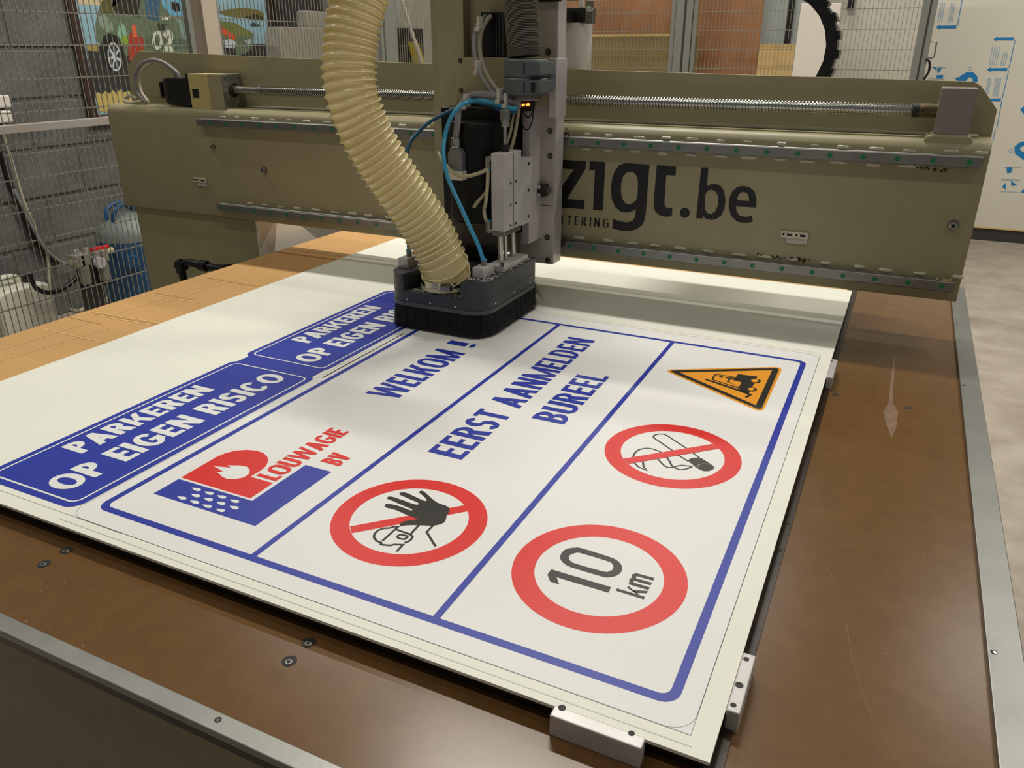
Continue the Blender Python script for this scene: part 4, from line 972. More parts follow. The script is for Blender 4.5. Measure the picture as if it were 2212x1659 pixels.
tube_thing('motor_lead', 'pale twin cable looping from the black lift motor, outer strand', 'cable', [(1050, 35, .998), (1040, 42, .985), (1028, 62, .972), (1024, 95, .962), (1028, 135, .955), (1042, 170, .945), (1066, 200, .935), (1095, 221, .93), (1118, 228, .93)], .0044, m_cable, 'twin motor cables')
tube_thing('motor_lead', 'pale twin cable looping from the black lift motor, inner strand', 'cable', [(1061, 35, .998), (1052, 44, .99), (1040, 68, .98), (1037, 98, .978), (1041, 130, .974), (1054, 165, .968), (1076, 197, .958), (1102, 220, .952), (1124, 230, .95)], .0044, m_cablew, 'twin motor cables')
for i, (px, py, yy) in enumerate([(1037, 50, .975), (1032, 144, .955), (1080, 205, .91), (1095, 215, .915), (1008, 217, .868)]):
    p = U(px, py, y=yy); mb = MB()
    mb.box((p.x - .003, yy - .010, p.z - .012), (p.x + .003, yy + .012, p.z + .012)); mb.box((p.x - .005, yy - .014, p.z - .016), (p.x + .004, yy - .009, p.z - .008))
    tag(mb.build('cable_tie', m_tie, None, bevel=.001), ['white cable tie just below the lift motor', 'white cable tie halfway down the twin cables', 'white cable tie where the twin cables join the grey cable', 'white cable tie nearest the conduit end', 'white cable tie on the blue tubes beside the plug'][i], 'cable tie', 'cable ties on the carriage')
tube_thing('clear_tube', 'cream air tube hanging from the conduit, left strand behind the nut', 'tube', [(1110, 222, .95), (1108, 250, .945), (1102, 285, .935), (1092, 315, .93), (1084, 330, .93)], .0036, m_tubeclear, 'cream tubes behind the nut')
tube_thing('clear_tube', 'cream air tube hanging from the conduit, strand nearest the plate', 'tube', [(1122, 222, .95), (1119, 250, .945), (1112, 290, .94), (1104, 320, .935), (1100, 335, .935)], .0036, m_tubeclear, 'cream tubes behind the nut')
tube_thing('clear_tube', 'cream air tube drooping across the spindle to the upper fitting', 'tube', [(1052, 366, .832), (1035, 374, .838), (1008, 381, .834), (985, 377, .825), (968, 362, .83), (955, 345, .85), (948, 330, .88)], .0038, m_tubeclear, 'cream tubes round the spindle')
tube_thing('clear_tube', 'cream air tube running down beside the air cylinder', 'tube', [(1054, 362, .84), (1053, 400, .84), (1050, 432, .84), (1048, 445, .842), (1046, 450, .845), (1047, 465, .842), (1052, 480, .84)], .0038, m_tubeclear, 'cream tubes round the spindle')
tube_thing('clear_tube', 'short cream tube slanting from a fitting on the spindle collar', 'tube', [(1052, 412, .86), (1042, 425, .852), (1032, 436, .85), (1024, 448, .85)], .004, m_tubeclear, 'cream tubes round the spindle')
tube_thing('sensor_wire', 'thin dark looped wire hanging under the orange lights', 'wire', [(1150, 215, .96), (1151, 232, .955), (1146, 250, .953), (1137, 252, .953), (1131, 240, .955), (1133, 228, .96)], .0016, m_blackpl, 'sensor wires')
tube_thing('sensor_wire', 'longer dark looped wire hanging under the orange lights', 'wire', [(1154, 212, .96), (1152, 245, .955), (1146, 272, .952), (1137, 280, .952), (1128, 268, .953), (1126, 240, .957)], .0016, m_blackpl, 'sensor wires')
p = U(960, 400, y=.96)
MB().box((U(945, 460, y=1.02).x, 1.02, U(945, 475, y=1.02).z), (U(966, 460, y=1.02).x, 1.05, U(960, 240, y=1.02).z)).build('side_slab', m_paint, ca)

# ---------------------------------------------------------------- safety fence
XF, YB = -2.48, 4.38
def fence_panel(label, along, const, a0, a1, levels, z0, z1, pitch, rails=(), ends=(True, True)):
    """along 1: panel runs along y at x=const; along 0: runs along x at y=const"""
    def pt(a, d, z): return (const + d, a, z) if along == 1 else (a, const + d, z)
    e = thing('safety_fence', pt((a0 + a1) / 2, 0, 0), label, 'fence', 'wire mesh safety fence panels')
    for k_, a in enumerate((a0, a1 - .022)):
        if ends[k_]: MB().box(pt(a, -.011, .03), pt(a + .022, .011, z1)).build('frame_upright', m_fencepost, e)
    for z in rails:
        MB().box(pt(a0, -.013, z - .013), pt(a1, .013, z + .013)).build('frame_rail', M('fence rail', (172, 164, 158), .45, .1), e, bevel=.002)
    wires = MB(); n = int((a1 - a0 - .03) / pitch)
    for i in range(n + 1):
        a = a0 + .02 + i * pitch; wires.box(pt(a - .0012, -.0012, z0), pt(a + .0012, .0012, z1))
    tag(wires.build('wire_mesh', m_fence, e, fix=False), kind='stuff')
    src = None
    for z in levels:
        if src is None:
            src = MB().box(pt(a0, -.0040 if along == 1 else -.0035, -.0018), pt(a1, -.0012, .0018)).build('cross_wire', m_fence, e); src.location = (0, 0, z)
        else: share(src, 'cross_wire', e, (0, 0, z))
    return e
LV = [1.705, 1.605, 1.505, 1.407, 1.3075, 1.210, 1.119, 1.009, .908, .81, .71, .61, .51, .41, .31, .21]
yp0 = U(405, 60, x=XF).y; yp1 = U(432, 60, x=XF).y; yp2 = U(462, 60, x=XF).y
yq0 = U(824, 60, x=XF).y; yq1 = U(848, 60, x=XF).y
fence_panel('nearest fence panel in front of the black block wall and air tank', 1, XF, -.10, yp0 + .02, LV, .06, 2.1, .0217, (1.163, .06))
fence_panel('fence panel between the pale post and the next post, before the car poster', 1, XF, yp2 + .005, yq0, LV, .06, 2.1, .0217, (.06,))
fence_panel('short fence panel left of the machine head near the fence corner', 1, XF, yq1, YB - .03, LV, .06, 2.1, .0217, (.06,))
LB = [1.789, 1.689, 1.589, 1.489, 1.389, 1.288, 1.188, 1.088, .988, .888, .788, .688, .588, .488, .388, .288, .188]
xp0, xp1 = U(1458, 60, y=YB).x, U(1497, 60, y=YB).x
xr0, xr1 = U(1982, 60, y=YB).x, U(2016, 60, y=YB).x
fence_panel('back fence panel before the brown plywood and fibreboard', 0, YB, XF + .03, xp0, LB, .06, 2.1, .0217, (.06,))
fence_panel('back fence panel between the two grey posts behind the energy chain', 0, YB, xp1, xr0, LB, .06, 2.1, .0217, (.06,), (True, False))
def post(label, x0, y0, x1, y1, mat, groove=False):
    e = thing('fence_post', ((x0 + x1) / 2, (y0 + y1) / 2, 0), label, 'post', 'fence posts')
    MB().box((x0, y0, 0.0), (x1, y1, 2.2)).build('upright', mat, e, bevel=.002)
    MB().box((x0 - .03, y0 - .03, 0.0), (x1 + .03, y1 + .03, .008)).build('foot_plate', m_fencepost, e)
    if groove: MB().box((x0 + (x1 - x0) * .50, y0 - .002, .1), (x0 + (x1 - x0) * .62, y0 + .004, 2.15)).build('groove', M('groove dark', (52, 50, 44), .7), e)
    return e
post('pale square fence post in front of the car poster', XF - .03, yp1 - .005, XF + .03, yp2, M('pale post', (190, 176, 160), .5))
post('grey fence post beside the black panel cabinet', XF - .02, yq0 + .006, XF + .02, yq1 - .005, m_fencepost)
post('grey grooved fence post between brown plywood boards', xp0 + .004, YB - .02, xp1 - .004, YB + .03, m_fencepost, True)
post('grey end post of the fence beside the blue printed film', xr0 + .004, YB - .02, xr1, YB + .03, m_fencepost, True)
post('corner post of the fence behind the machine head', XF - .02, YB - .02, XF + .02, YB + .02, m_fencepost)
hd = U(2016, 90, y=YB); h2 = U(2012, 124, y=YB)
MB().tube(spline([(xr1, YB, hd.z), (xr1 + .025, YB, hd.z), (xr1 + .03, YB, hd.z - .02), (xr1 + .028, YB, h2.z), (xr1, YB, h2.z)], 6), .004, 8).build('latch_handle', m_steel, bpy.data.objects['fence_post.003'])
cable_p = [U(2000, 127, y=YB - .03), U(2008, 135, y=YB - .03), U(2006, 155, y=YB - .03), U(1996, 172, y=YB - .03), U(1990, 200, y=YB - .03)]
MB().tube(spline(cable_p, 6), .006, 8).build('latch_cable', m_blackpl, bpy.data.objects['fence_post.003'], smooth=True)

# ---------------------------------------------------------------- car poster on the left wall
XPo = XW + .012
po = thing('poster', (XW, 3.3, .98), 'framed photo poster of a camouflage painted car on the black wall', 'poster')
zp = Zm(160, 0, .19892)
def PP(pts, d): return [U(*zp(q), x=XPo + d) for q in pts]
def pp(nm, pts, rgb, d, lab=None):
    o = MB().fill([PP(pts, d)]).build(nm, M('poster ' + '%d %d %d' % rgb, rgb, .45), po); return o
a = U(158, 0, x=XPo); b = U(210, 250, x=XPo); c = U(573, 0, x=XPo)
ybot = U(215, 248, x=XPo).z
MB().box((XW, a.y, ybot), (XPo, c.y, 2.35)).build('backing', M('poster sky', (150, 188, 204), .5), po)
fm_ = M('poster frame', (62, 46, 40), .45)
MB().box((XW, a.y - .05, ybot - .05), (XPo + .02, a.y, 2.40)).build('frame_side', fm_, po, bevel=.003)
MB().box((XW, c.y, ybot - .05), (XPo + .02, c.y + .05, 2.40)).build('frame_side', fm_, po, bevel=.003)
MB().box((XW, a.y, ybot - .05), (XPo + .02, c.y, ybot)).build('frame_side', fm_, po, bevel=.003)
MB().box((XW, a.y, 2.35), (XPo + .02, c.y, 2.40)).build('frame_side', fm_, po, bevel=.003)
pp('sand', [(20, -40), (300, -30), (310, 62), (35, 40)], (214, 196, 158), .0006)
pp('road', [(128, 500), (300, 480), (2080, 480), (2110, 640), (2140, 900), (215, 1060)], (58, 58, 56), .0006)
pp('verge', [(120, 480), (260, 478), (272, 560), (140, 548)], (176, 156, 92), .0010)
g_ = [(228, 1020), (262, 1000), (300, 1030), (340, 985), (380, 1020), (420, 975), (460, 1015), (500, 970), (545, 1005), (600, 985), (640, 1080), (640, 1250), (265, 1205)]
pp('yellow_grass', g_, (206, 184, 108), .0012)
pp('car_body', [(262, 110), (330, -60), (1220, -60), (1300, 40), (1500, 210), (1750, 250), (1940, 360), (1950, 470), (1900, 560), (1750, 620), (1000, 600), (560, 600), (500, 490), (430, 370), (330, 380), (290, 480), (245, 440), (232, 260)], (104, 120, 96), .0014)
pp('camo_patch', [(262, 180), (330, 150), (420, 260), (430, 340), (350, 350), (250, 240)], (140, 160, 140), .0020)
pp('camo_patch', [(330, -60), (520, -60), (430, 140), (300, 150), (280, 80)], (96, 92, 48), .0022)
pp('camo_patch', [(500, 230), (560, 300), (580, 440), (530, 460), (470, 370)], (140, 190, 160), .0020)
pp('camo_patch', [(900, 250), (1010, 260), (980, 330), (920, 330)], (62, 66, 52), .0020)
pp('camo_patch', [(780, 400), (1270, 420), (1260, 520), (900, 560), (780, 500)], (84, 104, 82), .0018)
pp('camo_patch', [(1100, 180), (1240, 260), (1260, 420), (1190, 430)], (132, 156, 150), .0020)
pp('camo_patch', [(510, 400), (590, 370), (590, 480), (520, 490)], (140, 170, 60), .0024)
pp('side_window', [(430, -60), (720, -60), (705, 180), (470, 150), (415, 70)], (50, 50, 40), .0022)
pp('side_window', [(760, -60), (930, -60), (930, 230), (790, 200)], (62, 100, 130), .0022)
pp('windscreen', [(930, -60), (1220, -60), (1230, 160), (1060, 180), (960, 60)], (110, 176, 206), .0024)
pp('door_mirror', [(1060, 20), (1140, 30), (1150, 120), (1100, 130), (1060, 90)], (44, 46, 46), .0028)
pp('red_patch', [(590, 400), (640, 300), (680, 300), (690, 400), (760, 400), (750, 560), (720, 560), (700, 640), (600, 660), (585, 520)], (176, 64, 44), .0026)
pp('orange_patch', [(620, 290), (660, 260), (690, 340), (690, 400), (630, 400)], (228, 110, 70), .0030)
pp('lamp_badge', [(950, 190), (1035, 185), (1035, 215), (960, 220)], (232, 226, 204), .0030)
pp('orange_stripe', [(1490, 250), (1560, 260), (1740, 380), (1760, 440), (1730, 440), (1500, 300)], (214, 92, 60), .0030)
pp('bonnet', [(1500, 210), (1750, 250), (1940, 360), (1900, 400), (1740, 400), (1580, 280)], (120, 128, 60), .0022)
pp('headlamp', [(1620, 440), (1700, 425), (1755, 455), (1745, 520), (1640, 515)], (200, 210, 216), .0030)
pp('headlamp', [(1850, 440), (1920, 420), (1935, 460), (1890, 500)], (176, 186, 190), .0030)
pp('grille', [(1620, 520), (1750, 530), (1760, 620), (1620, 610)], (52, 54, 54), .0028)
pp('far_hill', [(1560, 130), (1680, 100), (1840, 86), (1990, 105), (2060, 140), (2062, 205), (1900, 195), (1760, 190), (1640, 170)], (120, 112, 62), .0010)
pp('hill_shadow', [(1830, 190), (1960, 150), (2062, 190), (2062, 215), (1900, 205)], (64, 62, 40), .0013)
pp('far_car', [(1910, 270), (1940, 240), (1990, 260), (2035, 285), (1930, 290)], (62, 72, 80), .0010)
pp('wheel_arch', [(295, 480), (320, 390), (400, 360), (480, 400), (530, 520), (540, 700), (440, 780), (330, 700)], (40, 40, 38), .0028)
wc = (440, 617)
def ell(cx, cy, rx, ry, n=28): return [(cx + rx * math.cos(2 * PI * t / n) - ry * .12 * math.sin(2 * PI * t / n) * -1, cy + ry * math.sin(2 * PI * t / n)) for t in range(n)]
pp('wheel_rim', ell(440, 617, 74, 158), (206, 214, 218), .0034)
pp('wheel_gap', ell(440, 617, 62, 132), (66, 68, 70), .0037)
for t in range(7):
    an = 2 * PI * t / 7 + .3; cxx, cyy = math.cos(an) * 66, math.sin(an) * 140; nx_, ny_ = -math.sin(an) * 8, math.cos(an) * 14
    sh_ = cyy * .12
    pp('wheel_spoke', [(440 + nx_, 617 + ny_), (440 - nx_, 617 - ny_), (440 + cxx + sh_ - nx_, 617 + cyy - ny_), (440 + cxx + sh_ + nx_, 617 + cyy + ny_)], (206, 214, 218), .0040 + t * .00002)
mw = M('poster numeral', (206, 210, 190), .5)
def band(outer, inner, d):
    mb = MB()
    for i in range(len(outer) - 1): mb.poly(PP([outer[i], outer[i + 1], inner[i + 1], inner[i]], d + i * 8e-6))
    mb.build('numeral', mw, po, fix=False)
o_ = [(870 + 48 * math.cos(t), 437 + 100 * math.sin(t)) for t in [2 * PI * i / 24 for i in range(25)]]
band([(905 + 60 * math.cos(2 * PI * i / 24), 437 + 105 * math.sin(2 * PI * i / 24)) for i in range(25)], [(905 + 28 * math.cos(2 * PI * i / 24), 437 + 68 * math.sin(2 * PI * i / 24)) for i in range(25)], .0034)
l2 = [(985, 400), (1000, 365), (1025, 352), (1050, 370), (1055, 415), (1030, 470), (1000, 530), (1080, 535)]
vv = PP(l2, .0034); mb = MB()
for i, q in enumerate(stroke2([(p.y, p.z) for p in vv], .030)): mb.poly([(XPo + .0034 + i * 8e-6, p.x, p.y) for p in q])
mb.build('numeral', mw, po, fix=False)

# ---------------------------------------------------------------- things by the left wall
# wall socket with white cable
so_ = thing('wall_socket', (XW, U(8, 240, x=XW).y, U(8, 240, x=XW).z), 'white double wall socket at the edge of the black wall', 'socket')
for r0_, r1_, px1 in ((205, 235, 20), (238, 268, 24)):
    a = U(-22, r1_, x=XW + .05); b = U(px1, r0_, x=XW + .05)
    MB().box((XW, a.y, a.z), (XW + .05, b.y, b.z)).build('socket_box', m_whiteplate, so_, bevel=.006)
def wall_cable(name, label, pts, r, mat, x, group=None):
    P = [U(q[0], q[1], x=(q[2] if len(q) > 2 else x)) for q in pts]
    o = MB().tube(spline(P, 8), r, 8).build(name, mat, None, smooth=True, angle=70); return tag(o, label, 'cable', group)
wall_cable('mains_cable', 'long white mains cable hanging from the wall socket', [(9, 268), (12, 300), (26, 350), (40, 400), (55, 445), (72, 480), (80, 510), (98, 540), (104, 562), (106, 600), (108, 640)], .008, m_cablew, XW + .04, 'cables along the black wall')
wall_cable('rubber_cable', 'black rubber cable beside the white mains cable', [(2, 330), (20, 395), (42, 440), (60, 490), (78, 520), (92, 545), (112, 560), (125, 570)], .012, m_blackpl, XW + .014, 'cables along the black wall')
wall_cable('rubber_cable', 'grey cable running down to the air regulator', [(30, 410), (50, 450), (75, 500), (100, 540), (130, 565), (150, 572), (168, 585), (172, 605)], .008, m_cable, XW + .06, 'cables along the black wall')
# jerrycan
def can():
    b = U(62, 742, z=0.0); x0, x1 = b.x - .10, b.x + .10; y0, y1 = U(-2, 660, x=x1).y, U(122, 660, x=x1).y; zt_ = U(60, 618, x=x1).z
    e = thing('jerrycan', ((x0 + x1) / 2, (y0 + y1) / 2, 0), 'white plastic jerrycan with paper label on the floor by the wall', 'jerrycan')
    mt = M('can plastic', (226, 224, 206), .45, sss=.1, var=.06, vscale=6)
    prof = rrect(y0, 0.0, y1, zt_, .05, 5)
    MB().prism(prof, 0, x0, x1).build('can_body', mt, e, smooth=True, bevel=.012)
    MB().tube(spline([(x1 - .1, y0 + .05, zt_ - .01), (x1 - .1, y0 + .07, zt_ + .035), (x1 - .1, y1 - .12, zt_ + .035), (x1 - .1, y1 - .10, zt_ - .01)], 6), .016, 10).build('can_handle', mt, e, smooth=True)
    MB().cyl((x1 - .08, y1 - .06, zt_ - .01), (x1 - .08, y1 - .06, zt_ + .03), .03, 16).build('can_cap', m_blackpl, e, bevel=.003)
    a = U(66, 682, x=x1); c = U(98, 645, x=x1)
    MB().box((x1 - .002, a.y, a.z), (x1 + .0015, c.y, c.z)).build('can_label', m_whiteplate, e)
    return x1
xcan = can()
tagp = wall_cable('hose_loop', 'dark hose drooping between jerrycan and air regulator', [(66, 592), (68, 605), (80, 624), (105, 632), (135, 624), (160, 606), (172, 588), (175, 575)], .012, m_blackpl, xcan + .05)
# blue air tank
xt = -3.45
cy_, rt = U(292, 560, x=xt).y, .165
ztop = U(292, 452, x=xt).z
ta = thing('air_tank', (xt, cy_, 0), 'blue upright air tank with pale dome behind the fence', 'tank')
prof = [(rt, .10), (rt, ztop - .13)] + [(rt * math.cos(math.radians(t)), ztop - .13 + .13 * math.sin(math.radians(t))) for t in range(10, 90, 10)] + [(.002, ztop)]
def lathe(prof, x, y, n=36):
    vs = []; fs = []
    for r_, z in prof:
        for i in range(n): vs.append((x + r_ * math.cos(2 * PI * i / n), y + r_ * math.sin(2 * PI * i / n), z))
    for j in range(len(prof) - 1):
        for i in range(n): fs.append((j * n + i, j * n + (i + 1) % n, (j + 1) * n + (i + 1) % n, (j + 1) * n + i))
    return MB().add(vs, fs)
mbl = M('tank blue', (44, 92, 138), .4, var=.25, vscale=5)
lathe(prof[:2], xt, cy_).build('tank_body', mbl, ta, smooth=True)
lathe(prof[1:], xt, cy_).build('tank_dome', M('tank pale', (132, 140, 138), .45, var=.15, vscale=6), ta, smooth=True, angle=60)
lathe([(rt * .8, 0), (rt * .85, .10), (rt, .10)], xt, cy_).build('tank_foot', m_blackpl, ta, smooth=True)
for s_ in (-1, 1):
    MB().tube(spline([(xt + .02 * s_, cy_ - .10, ztop - .06), (xt + .03 * s_, cy_ - .085, ztop + .02), (xt + .03 * s_, cy_ + .0, ztop + .04), (xt + .02 * s_, cy_ + .085, ztop - .02)], 6), .012, 8).build('tank_handle', mbl, ta, smooth=True)
MB().cyl((xt + .12, cy_ - .11, .42), (xt + .17, cy_ - .15, .42), .03, 16).build('tank_valve', mbl, ta)
# air regulator set beside the tank
xg = xt + .06
def RG(px, py): return U(px, py, x=xg)
ar = thing('air_regulator', (xg, RG(195, 570).y, 0), 'air filter regulator set with gauge and red lever beside the blue tank', 'regulator')
a, b = RG(152, 568), RG(238, 545)
MB().cyl((xg, a.y, a.z), (xg, cy_ - .165, b.z + .01), .014, 12).build('air_pipe', m_tubeclear, ar)
for px in (165, 176, 205, 217):
    p = RG(px, 563 - (px - 165) * .22); MB().box((xg - .03, p.y - .025, p.z - .03), (xg + .03, p.y + .025, p.z + .03)).build('valve_block', M('valve grey', (150, 146, 134), .5), ar, bevel=.006)
for px, py, h_ in ((176, 575, .085), (217, 568, .085)):
    p = RG(px, py); MB().cyl((xg + .01, p.y, p.z), (xg + .01, p.y, p.z - h_), .028, 16, .024).build('filter_bowl', M('bowl grey', (140, 140, 128), .3), ar, bevel=.004)
    MB().cyl((xg + .01, p.y, p.z - h_), (xg + .01, p.y, p.z - h_ - .02), .02, 12).build('bowl_drain', m_blackpl, ar)
p = RG(203, 565); MB().cyl((xg + .03, p.y, p.z), (xg + .05, p.y, p.z), .028, 20).build('pressure_gauge', M('gauge face', (206, 200, 214), .3), ar)
p = RG(213, 536); MB().box((xg, p.y - .05, p.z - .008), (xg + .02, p.y + .045, p.z + .01)).build('red_lever', m_red, ar, bevel=.004)
MB().cyl((xg + .01, p.y, p.z - .05), (xg + .01, p.y, p.z), .008, 8).build('lever_stem', m_steel, ar)
for px, py in ((164, 548), (186, 543)):
    p = RG(px, py); MB().box((xg, p.y - .012, p.z - .05), (xg + .012, p.y + .012, p.z + .02)).build('bracket_tab', m_alulight, ar, bevel=.003)
MB().box((xg - .02, RG(176, 600).y - .01, 0), (xg - .005, RG(217, 600).y + .01, RG(176, 570).z)).build('stand_plate', M('stand dark', (48, 46, 44), .6), ar)
# floor cable
fc = [U(120, 655, z=.01), U(150, 668, z=.01), U(175, 670, z=.01), U(195, 650, z=.02), U(215, 642, z=.03), U(236, 648, z=.02), U(240, 660, z=.01)]
tag(MB().tube(spline(fc, 6), .010, 8).build('floor_cable', m_cablew, None, smooth=True), 'pale cable lying on the floor under the fence by the tank', 'cable')
# black air hose elbow beside the gantry leg
pts = [U(398, 612, y=.98), U(390, 590, y=.98), U(392, 573, y=.985), U(410, 568, y=.99), U(440, 574, y=1.0), U(475, 580, y=1.02), U(500, 578, y=1.05)]
el = thing('hose_elbow', (pts[0].x, .98, 0), 'black bent air hose beside the gantry leg at the cardboard edge', 'hose')
MB().tube(spline([Vector((pts[0].x, .98, .02))] + pts, 8), .011, 10).build('bent_hose', m_blackpl, el, smooth=True, angle=70)
for i in (2, 4): MB().cyl(pts[i] - Vector((.014, 0, 0)), pts[i] + Vector((.014, 0, 0)), .016, 12).build('hose_fitting', m_blackpl, el, bevel=.002)

# ---------------------------------------------------------------- things behind the left fence
xk = -3.75
dk = thing('dark_cabinet', (xk, 5.0, 0), 'tall dark cabinet behind the fence, next to the poster', 'cabinet')
ya, yb_ = c.y + .06, U(700, 50, x=xk).y
MB().box((XW + .02, ya, 0), (xk, yb_, 2.3)).build('cabinet_body', M('cabinet dark', (56, 50, 46), .6, var=.1, vscale=4), dk, bevel=.005)
for t in range(1, 4):
    yy = ya + (yb_ - ya) * t / 4; MB().box((xk, yy - .004, .1), (xk + .003, yy + .004, 2.25)).build('door_gap', m_rubber, dk)
gm = thing('grey_machine', (xk + .25, 4.6, 0), 'light grey machine housing standing before the dark cabinet', 'machine')
a, b = U(604, 100, x=xk + .14), U(690, 60, x=xk + .14)
MB().prism([(a.y, 0.0), (a.y, a.z), (a.y + .03, b.z), (b.y + .3, b.z), (b.y + .3, 0.0)], 0, xk + .02, xk + .14).build('machine_housing', M('machine grey', (148, 142, 130), .5), gm, bevel=.006)
a, b = U(664, 60, x=xk + .13), U(700, 25, x=xk + .13)
MB().box((xk + .05, a.y, a.z), (xk + .13, b.y + .2, b.z)).build('machine_head', MATS['machine grey'], gm, bevel=.01)
MB().box((xk + .14, b.y - .05, .2), (xk + .142, b.y + .1, .6)).build('machine_door', m_fencepost, gm)
# pale cabinet with a black panel
xv = -3.55
pc = thing('pale_cabinet', (xv, 6.0, 0), 'pale grey cabinet with black front panel seen left of the machine head', 'cabinet')
ya, yb_ = U(846, 60, x=xv).y, U(1040, 60, x=xv).y
pf = ya
MB().box((XW + .02, ya, 0), (xv, yb_, 2.4)).build('cabinet_body', M('cabinet pale', (172, 166, 154), .5, var=.04, vscale=3), pc)
a, b = U(853, 140, x=xv + .01), U(912, 62, x=xv + .01)
MB().prism([(a.y, .9), (a.y - .02, b.z), (b.y, b.z), (b.y + .03, .9)], 0, xv, xv + .012).build('black_panel', M('panel black', (40, 36, 34), .4), pc)
a = U(846, 130, x=xv + .02); MB().box((xv, a.y - .03, .9), (xv + .02, a.y + .03, b.z)).build('panel_edge', m_whiteplate, pc)
a, b = U(868, 0, x=xv + .15), U(912, 140, x=xv + .15)
pl = thing('white_pole', (xv + .15, b.y, 0), 'thin white pole leaning against the pale cabinet', 'pole')
dirv = (b - a); foot = a + dirv * ((0.0 - a.z) / dirv.z) if abs(dirv.z) > 1e-6 else b
tp = a - dirv * .6
MB().cyl((foot.x, foot.y, 0.0), (tp.x, tp.y, tp.z), .014, 10).build('pole_shaft', M('pole white', (214, 206, 186), .4), pl)
a = U(905, 105, x=xv + .10); b = U(914, 130, x=xv + .10)
yt = thing('yellow_tool', (xv + .08, a.y, 0), 'small yellow and black hand tool hanging beside the white pole', 'tool')
MB().prism([(a.y - .04, a.z + .05), (a.y - .01, a.z + .045), (b.y + .01, b.z + .03), (b.y + .02, b.z - .03), (b.y - .03, b.z - .02)], 0, xv + .02, xv + .10).build('tool_body', M('tool yellow', (206, 182, 40), .5), yt, bevel=.006)
MB().box((xv + .02, b.y - .02, b.z - .06), (xv + .09, b.y + .015, b.z - .02)).build('tool_grip', m_blackpl, yt, bevel=.005)
MB().box((xv + .0125, b.y - .005, b.z - .05), (xv + .03, b.y + .005, b.z + .06)).build('tool_hook', m_steeldark, yt)

# ---------------------------------------------------------------- boards behind the back fence
def board(name, label, cat, pxs, y, th, mat, zbase=0.0, top=None, edge=None):
    """upright board whose left/right edges and top are seen at pixels ((x_left, row), (x_right, row), top row or None)"""
    a, b = U(pxs[0], 90, y=y), U(pxs[1], 90, y=y); zt_ = U(pxs[0], top, y=y).z if top is not None else 2.3
    e = thing(name, ((a.x + b.x) / 2, y, zbase), label, cat, 'boards behind the back fence')
    o = MB().box((a.x, y, zbase), (b.x, y + th, zt_)).build('board_face', mat, e, bevel=.002)
    if edge: MB().box((a.x, y - .002, zt_ - .012), (b.x, y, zt_)).build('board_edge', edge, e)
    return e
board('fibreboard', 'khaki fibreboard leaning low behind the back fence', 'board', (1180, 1506), 4.70, .06, m_mdf, 0, 75, m_pine)
board('plywood', 'brown plywood board above the khaki fibreboard', 'board', (1180, 1466), 4.90, .02, m_ply, 0, 3)
board('plywood', 'tall brown plywood board right of the grooved post', 'board', (1494, 1640), 4.82, .02, M('plywood warm', (182, 126, 82), .6, var=.16, vscale=2.2, stretch=(2, 2, .7)), 0, None)
board('pine_board', 'pale yellow board stack between plywood and white plate', 'board', (1641, 1735), 4.74, .08, m_pine, 0, 95)
board('panel_board', 'pale blue grey panel behind the yellow board stack', 'board', (1632, 1770), 5.10, .03, M('panel pale', (186, 194, 192), .4, var=.06, vscale=2), 0, None)
board('black_upright', 'black upright profile in front of the pale panels', 'board', (1692, 1706), 5.02, .03, m_blackpl, 0, None)
board('panel_board', 'wide off-white panel behind the fence right of the energy chain', 'board', (1772, 1992), 5.40, .03, M('panel offwhite', (198, 192, 180), .45, var=.05, vscale=2), 0, None)
board('black_upright', 'short black strip beside the energy chain on off-white panel', 'board', (1818, 1832), 5.36, .02, m_blackpl, 1.62, None)
# big film covered panel on a dark pallet
yf = 6.55
a = U(1975, 200, y=yf); zb_ = U(2150, 492, y=yf).z
fp_ = thing('film_panel', (1.4, yf, 0), 'tall white panel wrapped in film with blue arrows and lettering', 'wrapped panel')
MB().box((a.x, yf, zb_), (2.9, yf + .25, 2.5)).build('panel_stack', m_film, fp_)
MB().box((a.x, yf - .003, zb_ - .012), (2.9, yf + .25, zb_)).build('panel_edge', m_pine, fp_)
MB().box((a.x, yf + .01, 0.0), (2.9, yf + .27, zb_ - .012)).build('pallet_base', M('pallet dark', (58, 56, 54), .7), fp_)
zq = Zm(1990, 0, .30122)
def film(nm, pts, mat, d=.002, sm=0):
    P = [U(*zq(q), y=yf - d) for q in pts]
    if sm: P = spline(P, sm, True)
    return MB().fill([P]).build(nm, mat, fp_)
def arrow(x, y, w=150, h=26, sl=.05):
    return [(x, y), (x + 32, y - h * .62), (x + 32, y - h * .35), (x + w, y - h * .42), (x + w - 6, y + h * .42), (x + 30, y + h * .35), (x + 28, y + h * .7)]
for x, y in ((104, 194), (516, 279), (470, 498), (424, 716)): film('blue_arrow', arrow(x, y), m_filmblue)
for (x0, y0, x1, y1) in ((298, -10, 262, 185), (676, 285, 632, 488), (630, 505, 584, 705), (580, 725, 545, 920), (535, 930, 515, 1010)):
    film('blue_line', [(x0 - 5, y0), (x0, y0), (x1, y1), (x1 - 5, y1)], m_filmblue)
for (x0, y0, x1, y1, n_) in ((140, 20, 180, 160, 3), (215, 20, 255, 160, 3), (510, 335, 575, 470, 4), (590, 370, 635, 470, 3), (480, 560, 510, 670, 3), (535, 560, 580, 690, 4)):
    for t in range(n_):
        xx = x0 + (x1 - x0) * t / n_
        film('fine_print', [(xx, y0), (xx + 5, y0), (xx - 18, y1), (xx - 23, y1)], m_filmfade)
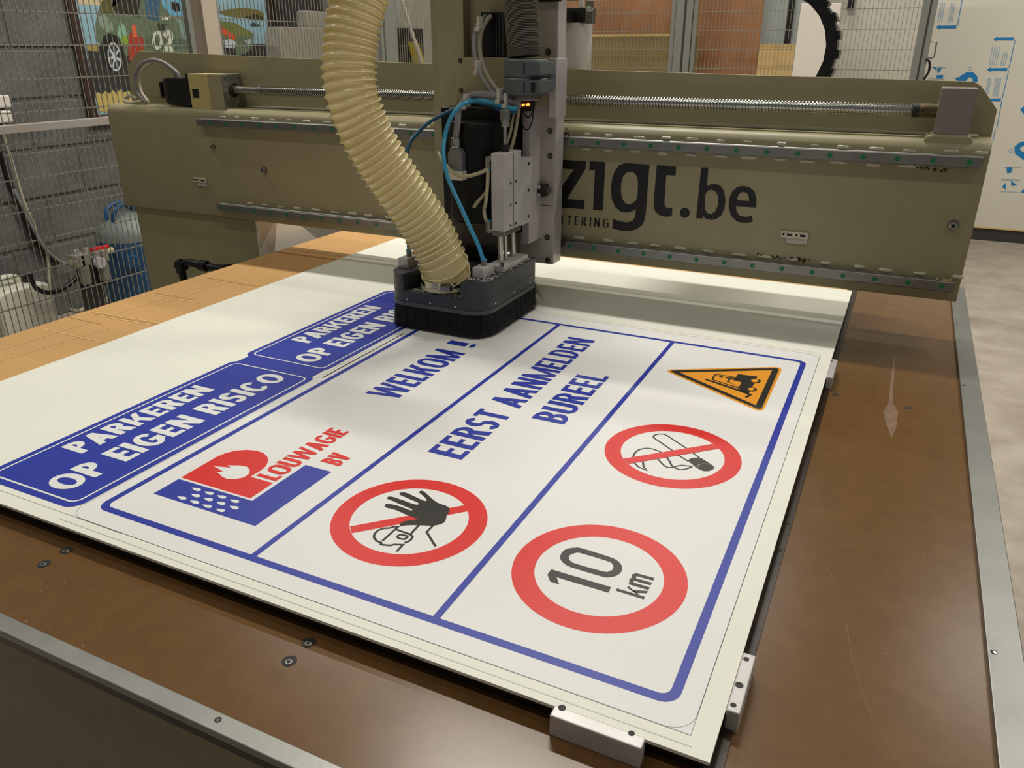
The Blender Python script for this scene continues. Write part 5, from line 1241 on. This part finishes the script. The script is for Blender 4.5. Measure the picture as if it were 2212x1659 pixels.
# part letters of the film brand
D1 = [(242, 560), (270, 552), (300, 580), (258, 580)]
film('film_letter', D1, m_filmblue)
film('film_letter', [(275, 548), (330, 516), (375, 520), (402, 545), (404, 588), (368, 588), (368, 562), (345, 552), (312, 588), (285, 580)], m_filmblue)
film('film_letter', [(712, 785), (760, 740), (760, 850)], m_filmblue)
film('film_letter', [(760, 1005), (700, 1025), (668, 1055), (672, 1100), (735, 1148), (760, 1130), (760, 1100), (720, 1085), (705, 1065), (725, 1048), (760, 1040)], m_filmblue)
for c in ((350, 493, 15), (643, 1081, 15)):
    ri = [(c[0] + c[2] * math.cos(2 * PI * t / 16), c[1] + c[2] * math.sin(2 * PI * t / 16)) for t in range(16)]; ro = [(c[0] + c[2] * .72 * math.cos(2 * PI * t / 16), c[1] + c[2] * .72 * math.sin(2 * PI * t / 16)) for t in range(16)]
    MB().fill([[U(*zq(q), y=yf - .002) for q in ri], [U(*zq(q), y=yf - .002) for q in ro]]).build('film_mark', m_filmfade, fp_)
for pts in ([(80, 480), (105, 478), (105, 505)], [(112, 490), (150, 485), (120, 530)], [(110, 540), (158, 537), (155, 562), (108, 560)], [(612, 1200), (650, 1198), (655, 1220), (640, 1240), (615, 1240)], [(580, 1340), (605, 1310), (608, 1360)], [(645, 1296), (690, 1330), (645, 1332)], [(710, 1380), (737, 1355), (737, 1382)]):
    film('film_symbol', pts, m_filmblue)
for x0, y0, x1, y1 in ((590, 1196, 720, 1282), (570, 1290, 710, 1372), (60, 478, 180, 562)):
    film('film_box', [(x0, y0), (x1, y0 + 4), (x1, y0 + 7), (x0, y0 + 3)], m_filmfade); film('film_box', [(x0 - 10, y1), (x1 - 14, y1 + 4), (x1 - 14, y1 + 7), (x0 - 10, y1 + 3)], m_filmfade)
# ---------------------------------------------------------------- lamp housings
LAB = ['above the cream hose', 'over the right floor', 'behind the machine head', 'over the film panel aisle', 'before the car poster, added to light the left wall', 'over the air tank, added to light the left of the sheet', 'over the front of the table', 'over the front right floor']
for i, (x, y, ln, pw) in enumerate(TUBES):
    e = thing('tube_fixture', (x, y, CEIL), 'white ceiling tube fixture ' + LAB[i], 'ceiling light', 'ceiling tube fixtures')
    MB().box((x - ln / 2 - .03, y - .08, CEIL - .10), (x + ln / 2 + .03, y + .08, CEIL)).build('fixture_housing', m_whiteplate, e)
for o in bpy.data.objects:
    if '_base' in o: del o['_base']
